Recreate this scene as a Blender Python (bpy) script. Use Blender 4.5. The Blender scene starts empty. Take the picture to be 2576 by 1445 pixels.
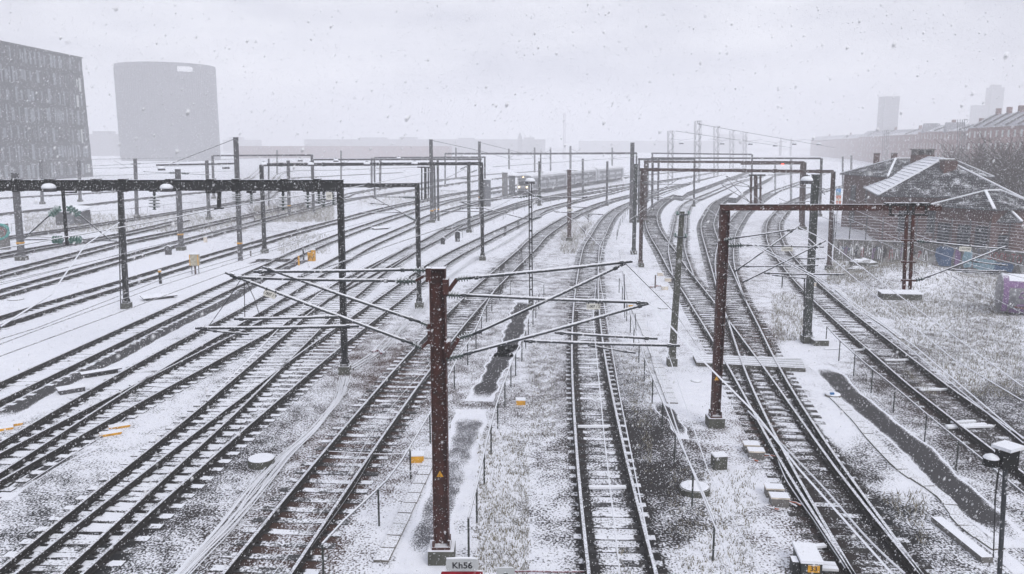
import bpy, math, random
import numpy as np
from mathutils import Vector, Matrix, kdtree
random.seed(7)
R = math.radians
sc = bpy.context.scene
COL = sc.collection
# ---------------------------------------------------------------- camera
FPX = 2080.0; CX = 1288.0; CY = 722.5; HC = 9.65
PITCH = math.atan(356.0 / FPX)
cam_d = bpy.data.cameras.new('camera')
cam = bpy.data.objects.new('camera', cam_d); COL.objects.link(cam); sc.camera = cam
cam_d.sensor_width = 36.0; cam_d.lens = 36.0 * FPX / 2576.0
cam_d.clip_start = 0.1; cam_d.clip_end = 6000
cam.location = (0, 0, HC); cam.rotation_euler = (math.pi / 2 - PITCH, 0, 0)
cam_d.dof.use_dof = True; cam_d.dof.focus_distance = 34.0; cam_d.dof.aperture_fstop = 3.2
# ---------------------------------------------------------------- world, sun, exposure
w = bpy.data.worlds.new('World'); sc.world = w; w.use_nodes = True
nt = w.node_tree; nt.nodes.clear()
out = nt.nodes.new('ShaderNodeOutputWorld'); bg = nt.nodes.new('ShaderNodeBackground')
sky = nt.nodes.new('ShaderNodeTexSky'); sky.sky_type = 'NISHITA'; sky.sun_disc = False
sky.sun_elevation = R(38); sky.sun_rotation = R(150); sky.air_density = 1.0; sky.dust_density = 3.0
hs = nt.nodes.new('ShaderNodeHueSaturation'); hs.inputs['Saturation'].default_value = 0.25
tc = nt.nodes.new('ShaderNodeTexCoord'); mp = nt.nodes.new('ShaderNodeMapping')
mp.inputs['Scale'].default_value = (1.6, 1.6, 5.5)
nz = nt.nodes.new('ShaderNodeTexNoise'); nz.inputs['Scale'].default_value = 1.5; nz.inputs['Detail'].default_value = 5
nz.inputs['Roughness'].default_value = 0.55
cr = nt.nodes.new('ShaderNodeValToRGB')
cr.color_ramp.elements[0].position = 0.36; cr.color_ramp.elements[0].color = (4.9, 5.05, 6.0, 1)
cr.color_ramp.elements[1].position = 0.66; cr.color_ramp.elements[1].color = (9.3, 9.4, 10.0, 1)
mx = nt.nodes.new('ShaderNodeMix'); mx.data_type = 'RGBA'; mx.inputs[0].default_value = 0.9
L = nt.links.new
L(sky.outputs[0], hs.inputs['Color']); L(tc.outputs['Generated'], mp.inputs[0]); L(mp.outputs[0], nz.inputs['Vector'])
L(nz.outputs['Fac'], cr.inputs[0]); L(hs.outputs[0], mx.inputs[6]); L(cr.outputs[0], mx.inputs[7])
L(mx.outputs[2], bg.inputs['Color']); bg.inputs['Strength'].default_value = 0.1
L(bg.outputs[0], out.inputs['Surface'])
sun_d = bpy.data.lights.new('sun', 'SUN'); sun_d.energy = 1.3; sun_d.angle = R(25); sun_d.color = (1, 0.97, 0.93)
sun = bpy.data.objects.new('sun', sun_d); COL.objects.link(sun); sun.rotation_euler = (R(52), 0, R(30)); sun.location = (0, 0, 90)
sc.view_settings.view_transform = 'Standard'; sc.view_settings.look = 'None'
sc.view_settings.exposure = 0.30; sc.view_settings.gamma = 1.0; sc.view_settings.use_curve_mapping = False
sc.render.engine = 'CYCLES'
sc.cycles.max_bounces = 5; sc.cycles.diffuse_bounces = 2; sc.cycles.glossy_bounces = 2
sc.cycles.volume_bounces = 2; sc.cycles.transparent_max_bounces = 6
sc.cycles.use_denoising = True
sc.cycles.use_adaptive_sampling = True; sc.cycles.adaptive_threshold = 0.02

# ---------------------------------------------------------------- surveying: photo pixel -> place
_cp, _sp = math.cos(PITCH), math.sin(PITCH)
def ray(px, py):
    x = (px - CX) / FPX; y = -(py - CY) / FPX
    return (x, _cp + y * _sp, -_sp + y * _cp)
def G(px, py, z=0.0):                      # point on the level z
    d = ray(px, py); t = (z - HC) / d[2]
    return Vector((d[0] * t, d[1] * t, z))
def W(px, py, Y):                          # point at distance Y
    d = ray(px, py); t = Y / d[1]
    return Vector((d[0] * t, Y, HC + d[2] * t))
def zat(py, Y):
    return W(CX, py, Y).z
# places read off enlarged views: view -> (x0, y0, scale)
VIEW = dict(a=(1300,950,3.63), b=(1000,1050,3.63), c=(700,1250,3.63), d=(0,1650,2.908), e=(1600,750,2.908),
    f=(1000,780,2.908), g=(600,780,2.908), h=(0,1200,2.331), i=(0,1677,2.331), j=(1000,1000,2.331), k=(1000,1677,2.331),
    l=(2000,1000,2.331), m=(2000,1677,2.331), n=(2996,1350,2.331), o=(2996,1677,2.331), p=(2996,850,2.331),
    q=(2000,450,2.331), r=(0,650,2.331), s=(1000,500,2.331), t=(2996,300,2.331), A2=(2000,600,2.269), B2=(2500,600,2.269),
    C2=(2500,850,2.269), D2=(3000,850,2.269), E2=(2700,1200,2.269), F2=(1500,600,2.269), G2=(1500,850,2.269),
    H2=(0,650,2.269), I2=(0,950,2.269), J2=(500,650,2.269), K2=(500,950,2.269), L2=(1000,600,2.269),
    M2=(1000,900,2.269), N2=(1000,1200,2.269), v=(0,0,0.6289), S=(0,0,1.0), T3=(3500,900,2.44), U3=(1600,520,1.815),
    X3=(3300,550,1.815), Y3=(2400,480,1.456))
def D(view, x, y):
    x0, y0, s = VIEW[view]
    return ((x0 + x / s) * 0.6289, (y0 + y / s) * 0.6289)
def DL(spec):                              # "a 1,2 3,4 b 5,6" -> list of pixels
    res = []; v = None
    for tok in spec.split():
        if ',' in tok:
            x, y = tok.split(','); res.append(D(v, float(x), float(y)))
        else: v = tok
    return res

# ---------------------------------------------------------------- object helpers
class MB:
    def __init__(s): s.v = []; s.f = []; s.m = []
    def add(s, vs, fs, mi=0):
        o = len(s.v); s.v.extend([tuple(x) for x in vs]); s.f.extend([tuple(o + i for i in f) for f in fs]); s.m.extend([mi] * len(fs)); return s
    def box(s, c, size, M=None, mi=0):
        x, y, z = size[0]/2, size[1]/2, size[2]/2
        vs = [Vector((sx*x, sy*y, sz*z)) for sz in (-1, 1) for sy in (-1, 1) for sx in (-1, 1)]
        if M is not None: vs = [M @ q for q in vs]
        vs = [q + Vector(c) for q in vs]
        return s.add(vs, [(0,2,3,1),(4,5,7,6),(0,1,5,4),(2,6,7,3),(0,4,6,2),(1,3,7,5)], mi)
    def bar(s, a, b, w, h=None, mi=0, up=(0,0,1)):          # box between two points
        a = Vector(a); b = Vector(b); h = h or w; d = (b - a)
        ln = d.length
        if ln < 1e-6: return s
        d.normalize(); u = Vector(up)
        if abs(d.dot(u)) > 0.98: u = Vector((0,1,0))
        x = d.cross(u).normalized(); z = x.cross(d).normalized()
        M = Matrix((x, d, z)).transposed()
        return s.box((a + b) / 2, (w, ln, h), M, mi)
    def tube(s, pts, r, n=6, mi=0, cap=True):
        pts = [Vector(q) for q in pts]; rs = r if isinstance(r, (list, tuple)) else [r] * len(pts)
        rings = []; up = None
        for i, q in enumerate(pts):
            d = (pts[min(i+1, len(pts)-1)] - pts[max(i-1, 0)])
            if d.length < 1e-9: d = Vector((0,0,1))
            d.normalize()
            u = Vector((0,0,1)) if abs(d.z) < 0.97 else Vector((0,1,0))
            x = d.cross(u).normalized(); z = x.cross(d).normalized()
            rings.append([q + x*math.cos(2*math.pi*k/n)*rs[i] + z*math.sin(2*math.pi*k/n)*rs[i] for k in range(n)])
        vs = [q for rr in rings for q in rr]; fs = []
        for i in range(len(pts)-1):
            for k in range(n):
                k2 = (k+1) % n; fs.append((i*n+k, i*n+k2, (i+1)*n+k2, (i+1)*n+k))
        if cap: fs.append(tuple(range(n))[::-1]); fs.append(tuple((len(pts)-1)*n+k for k in range(n)))
        return s.add(vs, fs, mi)
    def disc(s, a, b, prof, n=12, mi=0):                     # lathe along a->b, prof=[(t, r)]
        a = Vector(a); b = Vector(b)
        return s.tube([a.lerp(b, t) for t, r in prof], [r for t, r in prof], n, mi)
    def obj(s, name, mats, parent=None, smooth=False, **kw):
        me = bpy.data.meshes.new(name); me.from_pydata(s.v, [], s.f)
        if not isinstance(mats, (list, tuple)): mats = [mats]
        for m in mats: me.materials.append(m)
        if len(mats) > 1: me.polygons.foreach_set('material_index', s.m)
        if smooth: me.polygons.foreach_set('use_smooth', [True] * len(me.polygons))
        me.update()
        return link(name, me, parent, **kw)
def link(name, data, parent=None, loc=None, rot=None, **kw):
    o = bpy.data.objects.new(name, data); COL.objects.link(o)
    if loc is not None: o.location = loc
    if rot is not None: o.rotation_euler = rot
    if parent is not None: o.parent = parent
    for k, v in kw.items(): o[k] = v
    return o
def thing(name, label, cat, loc=(0,0,0), rz=0.0, group=None):
    o = link(name, None, None, loc, (0,0,rz)); o.empty_display_size = 0.3
    o['label'] = label; o['category'] = cat
    if group: o['group'] = group
    return o
def tag(o, label, cat, group=None):
    o['label'] = label; o['category'] = cat
    if group: o['group'] = group
    return o
def local(root, p): return Vector(p) - root.location     # for unrotated roots

# ---------------------------------------------------------------- materials
def _n(nt, t, **kw):
    n = nt.nodes.new(t)
    for k, v in kw.items():
        if k in n.inputs: n.inputs[k].default_value = v
        else: setattr(n, k, v)
    return n
def math_n(nt, op, a, b=None, c=None, clamp=False):
    n = nt.nodes.new('ShaderNodeMath'); n.operation = op; n.use_clamp = clamp
    for i, x in enumerate((a, b, c)):
        if x is None: continue
        if isinstance(x, (int, float)): n.inputs[i].default_value = x
        else: nt.links.new(x, n.inputs[i])
    return n.outputs[0]
def mixc(nt, f, a, b, blend='MIX'):
    n = nt.nodes.new('ShaderNodeMix'); n.data_type = 'RGBA'; n.blend_type = blend
    for i, x in ((0, f), (6, a), (7, b)):
        if isinstance(x, (int, float)): n.inputs[i].default_value = x
        elif isinstance(x, tuple): n.inputs[i].default_value = (x[0], x[1], x[2], 1)
        else: nt.links.new(x, n.inputs[i])
    return n.outputs[2]
def noise(nt, vec, scale, detail=3, rough=0.55, out='Fac'):
    n = nt.nodes.new('ShaderNodeTexNoise'); n.inputs['Scale'].default_value = scale
    n.inputs['Detail'].default_value = detail; n.inputs['Roughness'].default_value = rough
    nt.links.new(vec, n.inputs['Vector']); return n.outputs[out]
SNOW = (0.80, 0.82, 0.875)
def newmat(name):
    m = bpy.data.materials.new(name); m.use_nodes = True; nt = m.node_tree; nt.nodes.clear()
    o = nt.nodes.new('ShaderNodeOutputMaterial'); b = nt.nodes.new('ShaderNodeBsdfPrincipled')
    nt.links.new(b.outputs[0], o.inputs['Surface'])
    return m, nt, b
def mat(name, col, rough=0.75, metal=0.0, snow=0.6, speck=0.0, var=0.3, vs=5.0, bump=0.15, col2=None):
    """painted / raw surface that carries snow on what faces the sky (snow) and stuck flakes (speck)"""
    m, nt, b = newmat(name); Lk = nt.links.new
    geo = nt.nodes.new('ShaderNodeNewGeometry'); pos = geo.outputs['Position']
    n1 = noise(nt, pos, vs, 4); n2 = noise(nt, pos, 22.0, 2)
    c2 = col2 or tuple(c * (1 - var) for c in col); c1 = tuple(min(1, c * (1 + var)) for c in col)
    colr = mixc(nt, math_n(nt, 'MULTIPLY_ADD', n1, 2.2, -0.6, clamp=True), c2, c1)
    sep = nt.nodes.new('ShaderNodeSeparateXYZ'); Lk(geo.outputs['Normal'], sep.inputs[0])
    mask = None
    if snow > 0:
        s = math_n(nt, 'MULTIPLY_ADD', n2, 0.9, -0.45)
        s = math_n(nt, 'ADD', sep.outputs['Z'], s)
        mask = math_n(nt, 'MULTIPLY_ADD', s, 4.0, -4.0 * (0.95 - 0.75 * snow), clamp=True)
    if speck > 0:
        n3 = noise(nt, pos, 38.0, 1)
        sp = math_n(nt, 'MULTIPLY_ADD', n3, 14.0, -14.0 * (0.80 - speck), clamp=True)
        mask = sp if mask is None else math_n(nt, 'MAXIMUM', mask, sp)
    if mask is not None: colr = mixc(nt, mask, colr, SNOW)
    Lk(colr, b.inputs['Base Color']); b.inputs['Roughness'].default_value = rough
    if metal > 0:
        if mask is not None: Lk(math_n(nt, 'MULTIPLY_ADD', mask, -metal, metal), b.inputs['Metallic'])
        else: b.inputs['Metallic'].default_value = metal
    if bump > 0:
        bp = _n(nt, 'ShaderNodeBump', Strength=bump, Distance=0.02); Lk(n2, bp.inputs['Height']); Lk(bp.outputs[0], b.inputs['Normal'])
    return m
M = {}
M['black'] = mat('black_painted_steel', (0.010, 0.011, 0.012), 0.6, 0.1, 0.55, 0.10)
M['darkgreen'] = mat('dark_green_steel', (0.028, 0.034, 0.032), 0.6, 0.1, 0.5, 0.10)
M['grey_mast'] = mat('grey_weathered_mast', (0.055, 0.055, 0.060), 0.8, 0.0, 0.5, 0.13)
M['rust'] = mat('dark_red_rusty_steel', (0.060, 0.016, 0.011), 0.7, 0.1, 0.55, 0.10, var=0.4, col2=(0.022, 0.010, 0.009))
M['brownsteel'] = mat('brown_steel', (0.055, 0.030, 0.026), 0.75, 0.1, 0.5, 0.11)
M['galv'] = mat('galvanised_tube', (0.060, 0.066, 0.074), 0.5, 0.3, 0.62, 0.06)
M['wire'] = mat('wire', (0.05, 0.05, 0.055), 0.6, 0.2, 0.5, 0.0, bump=0)
M['snowwire'] = mat('snow_laden_wire', (0.10, 0.10, 0.11), 0.6, 0.2, 0.95, 0.15, bump=0)
M['insul'] = mat('grey_green_insulator', (0.05, 0.075, 0.07), 0.3, 0.0, 0.75, 0.0)
M['glassgreen'] = mat('green_glass_insulator', (0.10, 0.20, 0.17), 0.15, 0.0, 0.6, 0.0)
M['concrete'] = mat('concrete', (0.14, 0.135, 0.13), 0.9, 0.0, 0.6, 0.10)
M['mossconc'] = mat('mossy_concrete', (0.070, 0.072, 0.060), 0.9, 0.0, 0.42, 0.10)
def sleepmat(name, col, cover, vs):
    m, nt, b = newmat(name); Lk = nt.links.new
    geo = nt.nodes.new('ShaderNodeNewGeometry'); pos = geo.outputs['Position']; tc = nt.nodes.new('ShaderNodeTexCoord')
    sx = nt.nodes.new('ShaderNodeSeparateXYZ'); Lk(tc.outputs['Object'], sx.inputs[0]); sn = nt.nodes.new('ShaderNodeSeparateXYZ'); Lk(geo.outputs['Normal'], sn.inputs[0])
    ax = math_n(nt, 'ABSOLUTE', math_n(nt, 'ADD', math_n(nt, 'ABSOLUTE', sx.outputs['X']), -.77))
    near = math_n(nt, 'MULTIPLY_ADD', ax, 4.5, -0.65)                 # fastening shadow painted in as a snow-free dark band beside the rail
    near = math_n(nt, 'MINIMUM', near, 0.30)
    n1 = noise(nt, pos, 17, 3); n2 = noise(nt, pos, vs, 3)
    v = math_n(nt, 'ADD', math_n(nt, 'MULTIPLY_ADD', n1, 1.2, -.6), math_n(nt, 'MULTIPLY_ADD', n2, 1.6, -.8 + cover))
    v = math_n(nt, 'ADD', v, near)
    v = math_n(nt, 'ADD', v, math_n(nt, 'MULTIPLY_ADD', sn.outputs['Z'], 1.5, -1.5))
    f = math_n(nt, 'MULTIPLY_ADD', v, 5.0, -2.0, clamp=True)
    Lk(mixc(nt, f, mixc(nt, n1, tuple(c*.6 for c in col), tuple(c*1.3 for c in col)), SNOW), b.inputs['Base Color']); b.inputs['Roughness'].default_value = .9
    return m
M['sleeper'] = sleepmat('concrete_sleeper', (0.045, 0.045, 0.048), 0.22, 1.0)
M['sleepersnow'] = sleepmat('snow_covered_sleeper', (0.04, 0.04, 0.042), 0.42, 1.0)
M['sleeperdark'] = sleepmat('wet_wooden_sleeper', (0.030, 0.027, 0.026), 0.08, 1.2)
M['railweb'] = mat('dark_rail_steel', (0.022, 0.019, 0.018), 0.7, 0.2, 0.0, 0.05)
M['railhead'] = mat('worn_rail_head', (0.25, 0.25, 0.265), 0.35, 0.85, 0.18, 0.0, bump=0.05)
M['railrust'] = mat('rusty_rail_head', (0.09, 0.06, 0.048), 0.7, 0.2, 0.2, 0.04)
M['snowmat'] = mat('snow', (0.80, 0.82, 0.87), 0.9, 0.0, 0.0, 0.0, var=0.02)
M['plate'] = mat('white_enamel_plate', (0.68, 0.67, 0.62), 0.5, 0.0, 0.4, 0.03, var=0.12)
M['text'] = mat('black_lettering', (0.015, 0.015, 0.02), 0.6, 0, 0, 0)
M['yellow'] = mat('yellow_paint', (0.60, 0.30, 0.02), 0.6, 0, 0.45, 0.05)
M['cream'] = mat('cream_box_lid', (0.62, 0.56, 0.48), 0.7, 0, 0.75, 0.05)
M['red'] = mat('red_sign_enamel', (0.30, 0.01, 0.025), 0.4, 0, 0.5, 0.04)
M['orange'] = mat('orange_hose', (0.45, 0.09, 0.02), 0.6, 0, 0.5, 0.06)
M['purple'] = mat('dark_red_cable', (0.12, 0.02, 0.035), 0.5, 0, 0.6, 0.06)
M['white'] = mat('white_paint', (0.72, 0.73, 0.75), 0.6, 0, 0.6, 0.03, var=0.1)
M['blue'] = mat('blue_plastic', (0.02, 0.14, 0.35), 0.4, 0, 0.2, 0)
M['facade'] = mat('dark_brick_facade', (0.035, 0.034, 0.042), 0.8, 0, 0.0, 0.0, vs=0.4, bump=0)
M['winpale'] = mat('pale_window_glass', (0.16, 0.18, 0.20), 0.3, 0, 0.0, 0.0, vs=0.3, bump=0)
M['winlit'] = mat('bright_window_reveal', (0.45, 0.47, 0.46), 0.6, 0, 0, 0, bump=0)
M['hotel'] = mat('grey_tower_cladding', (0.06, 0.06, 0.075), 0.8, 0, 0.0, 0.0, vs=0.08, var=0.12, bump=0)
M['fargrey'] = mat('far_masonry', (0.10, 0.09, 0.10), 0.9, 0, 0.4, 0.0, vs=0.06, bump=0)
M['farbrick'] = mat('far_red_brick', (0.16, 0.075, 0.07), 0.9, 0, 0.0, 0.0, vs=0.2, bump=0)
M['farroof'] = mat('far_snowy_roof', (0.22, 0.22, 0.25), 0.9, 0, 0.15, 0.0, vs=0.3, bump=0)
M['glassdark'] = mat('dark_window_glass', (0.02, 0.024, 0.03), 0.2, 0, 0.0, 0.04)
M['trainwhite'] = mat('train_white_paint', (0.42, 0.43, 0.46), 0.45, 0, 0.5, 0.0, vs=0.6, var=0.12, bump=0)
M['traingrey'] = mat('train_grey_paint', (0.13, 0.135, 0.15), 0.5, 0, 0.5, 0.0, vs=0.6, bump=0)
M['creampaint'] = mat('faded_cream_paint', (0.36, 0.33, 0.25), 0.8, 0, 0.4, 0.08)
M['crossing'] = mat('worn_crossing_planks', (0.10, 0.097, 0.09), 0.9, 0, 0.6, 0.1)
M['twig'] = mat('bare_twigs', (0.06, 0.045, 0.04), 0.9, 0, 0.3, 0.1)
M['grass'] = mat('dry_grass_blades', (0.17, 0.15, 0.10), 0.9, 0, 0.75, 0.22, vs=1.5)
M['dirt'] = mat('dark_soil', (0.03, 0.026, 0.024), 0.95, 0, 0.4, 0.08)
def emis(name, col, st):
    m, nt, b = newmat(name); b.inputs['Base Color'].default_value = (*col, 1)
    b.inputs['Emission Color'].default_value = (*col, 1); b.inputs['Emission Strength'].default_value = st; return m
M['lamp'] = emis('lit_headlamp', (1.0, 0.72, 0.4), 3.0)
M['redlamp'] = emis('lit_red_signal', (1.0, 0.08, 0.05), 3.0)
def brickmat():
    m, nt, b = newmat('red_brick_wall'); Lk = nt.links.new
    geo = nt.nodes.new('ShaderNodeNewGeometry'); tcn = nt.nodes.new('ShaderNodeTexCoord')
    br = nt.nodes.new('ShaderNodeTexBrick'); br.inputs['Scale'].default_value = 4.0
    br.inputs['Color1'].default_value = (0.085, 0.024, 0.016, 1); br.inputs['Color2'].default_value = (0.050, 0.016, 0.013, 1)
    br.inputs['Mortar'].default_value = (0.12, 0.11, 0.105, 1); br.inputs['Mortar Size'].default_value = 0.02
    Lk(tcn.outputs['UV'], br.inputs['Vector'])
    n2 = noise(nt, geo.outputs['Position'], 9.0, 5, 0.7)
    c = mixc(nt, math_n(nt, 'MULTIPLY_ADD', n2, 9.0, -5.6, clamp=True), br.outputs['Color'], (0.6, 0.6, 0.65))
    Lk(c, b.inputs['Base Color']); b.inputs['Roughness'].default_value = 0.9
    return m
M['brick'] = brickmat()
def roofmat():
    m, nt, b = newmat('dark_roof_tiles'); Lk = nt.links.new
    geo = nt.nodes.new('ShaderNodeNewGeometry'); pos = geo.outputs['Position']
    at = nt.nodes.new('ShaderNodeObjectInfo')
    n1 = noise(nt, pos, 1.1, 3); n2 = noise(nt, pos, 9.0, 3)
    s = math_n(nt, 'ADD', math_n(nt, 'MULTIPLY', n1, 0.8), math_n(nt, 'MULTIPLY', n2, 0.7))
    m1 = math_n(nt, 'MULTIPLY_ADD', s, 5.0, -3.9, clamp=True)
    c = mixc(nt, m1, (0.030, 0.031, 0.036), (0.75, 0.77, 0.82)); Lk(c, b.inputs['Base Color'])
    b.inputs['Roughness'].default_value = 0.8
    return m
M['tiles'] = roofmat()
def groundmat(name, dark=(0.030, 0.031, 0.033), brown=(0.085, 0.042, 0.030), fixed=None, fine=17.0, bumpd=0.03):
    m, nt, b = newmat(name); Lk = nt.links.new
    geo = nt.nodes.new('ShaderNodeNewGeometry'); pos = geo.outputs['Position']
    mp = nt.nodes.new('ShaderNodeMapping'); Lk(pos, mp.inputs[0]); mp.inputs['Scale'].default_value = (1.0, 0.8, 1.0)
    v = mp.outputs[0]
    n1 = noise(nt, v, fine, 3, 0.62); n2 = noise(nt, v, 1.6, 4, 0.6); n3 = noise(nt, v, 0.35, 3)
    nn = math_n(nt, 'MULTIPLY_ADD', math_n(nt, 'ADD', n1, -0.5), 1.9, 0.0)
    nn = math_n(nt, 'MULTIPLY_ADD', math_n(nt, 'ADD', n2, -0.5), 0.9, nn)
    nn = math_n(nt, 'MULTIPLY_ADD', math_n(nt, 'ADD', n3, -0.5), 0.5, nn)
    if fixed is None:
        at = nt.nodes.new('ShaderNodeAttribute'); at.attribute_name = 'cover'; cov = at.outputs['Fac']
        at2 = nt.nodes.new('ShaderNodeAttribute'); at2.attribute_name = 'tone'; tone = at2.outputs['Fac']
    else:
        cov = None
    if cov is None: s = math_n(nt, 'ADD', nn, fixed); tone = 0.0
    else: s = math_n(nt, 'ADD', nn, cov)
    mask = math_n(nt, 'MULTIPLY_ADD', s, 4.6, 0.5 - 4.6 * 0.5, clamp=True)
    n5 = noise(nt, v, 30.0, 2)
    dk = mixc(nt, n5, tuple(c * 0.35 for c in dark), tuple(c * 1.8 for c in dark))
    if fixed is None:
        tn = math_n(nt, 'MULTIPLY', tone, math_n(nt, 'MULTIPLY_ADD', n5, 3.0, -0.7, clamp=True), clamp=True)
        dk = mixc(nt, tn, dk, brown)
    sn = mixc(nt, noise(nt, v, 3.0, 4), (0.70, 0.72, 0.79), (0.86, 0.875, 0.92))
    Lk(mixc(nt, mask, dk, sn), b.inputs['Base Color']); b.inputs['Roughness'].default_value = 0.9
    b.inputs['Specular IOR Level'].default_value = 0.25
    bp = _n(nt, 'ShaderNodeBump', Strength=0.55, Distance=bumpd)
    hgt = math_n(nt, 'MULTIPLY_ADD', mask, 0.35, n1); Lk(hgt, bp.inputs['Height']); Lk(bp.outputs[0], b.inputs['Normal'])
    return m
M['ground'] = groundmat('snow_over_ballast', dark=(0.020, 0.021, 0.023))
M['asphalt'] = groundmat('wet_asphalt_path', dark=(0.052, 0.051, 0.055), fine=26.0, bumpd=0.004)
M['walk'] = groundmat('trodden_snow_walkway', dark=(0.10, 0.10, 0.11), fine=30.0, bumpd=0.004)
M['trough'] = mat('concrete_trough_lid', (0.15, 0.14, 0.125), 0.9, 0, 0.24, 0.09, vs=2.0)
# ---------------------------------------------------------------- haze: the snow-filled air
def make_haze():
    mb = MB(); mb.box((60, 790, 38.5), (2300, 1700, 79.0))
    m = bpy.data.materials.new('snowy_air'); m.use_nodes = True; nt = m.node_tree; nt.nodes.clear()
    o = nt.nodes.new('ShaderNodeOutputMaterial'); v = nt.nodes.new('ShaderNodeVolumePrincipled')
    v.inputs['Color'].default_value = (0.97, 0.975, 1.0, 1); v.inputs['Density'].default_value = 0.0018
    v.inputs['Anisotropy'].default_value = 0.0
    nt.links.new(v.outputs[0], o.inputs['Volume'])
    mb.obj('haze', m, kind='stuff', label='falling snow haze filling the air over the rail yard')
make_haze()

# ---------------------------------------------------------------- track survey: the left rail of every track
GZ = 0.21                                     # rail head level
def catmull(P, n=6):
    P = [np.array(q, float) for q in P]; P = [2*P[0]-P[1]] + P + [2*P[-1]-P[-2]]; res = []
    for i in range(1, len(P)-2):
        for k in range(n):
            t = k / n; a, b, c, d = P[i-1], P[i], P[i+1], P[i+2]
            res.append(0.5*((2*b)+(-a+c)*t+(2*a-5*b+4*c-d)*t*t+(-a+3*b-3*c+d)*t**3))
    res.append(P[-2]); return res
def resample(P, step):
    P = np.array(P, float); d = np.r_[0, np.cumsum(np.linalg.norm(np.diff(P, axis=0), axis=1))]
    n = max(2, int(d[-1] / step) + 1); t = np.linspace(0, d[-1], n)
    return np.c_[np.interp(t, d, P[:, 0]), np.interp(t, d, P[:, 1])]
def survey(pix, step=1.0, near_ext=9.0, smooth=5, z=GZ, far_ext=0):
    """pixels ordered near -> far; returns world xy polyline"""
    pix = [p for p in pix]
    scr = catmull(pix, 6) if len(pix) > 2 else [np.array(p) for p in pix]
    wpts = [np.array(G(p[0], p[1], z)[:2]) for p in scr]
    if near_ext:
        d = wpts[0] - wpts[min(6, len(wpts)-1)]; d /= np.linalg.norm(d); wpts = [wpts[0] + d * near_ext] + wpts
    if far_ext:
        d = wpts[-1] - wpts[-2]; d /= np.linalg.norm(d); wpts = wpts + [wpts[-1] + d * far_ext]
    Q = resample(wpts, step)
    k = smooth
    if len(Q) > 4 * k:
        pad = np.r_[np.repeat(Q[:1], k, 0), Q, np.repeat(Q[-1:], k, 0)]
        ker = np.ones(2*k+1) / (2*k+1)
        S = np.c_[np.convolve(pad[:, 0], ker, 'valid'), np.convolve(pad[:, 1], ker, 'valid')]
        S[:k] = Q[:k]; S[-k:] = Q[-k:]; Q = S
    return Q
def normals(Q):
    d = np.gradient(Q, axis=0); d /= np.linalg.norm(d, axis=1)[:, None]
    return d, np.c_[d[:, 1], -d[:, 0]]         # right-hand normal when walking away from the camera
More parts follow.
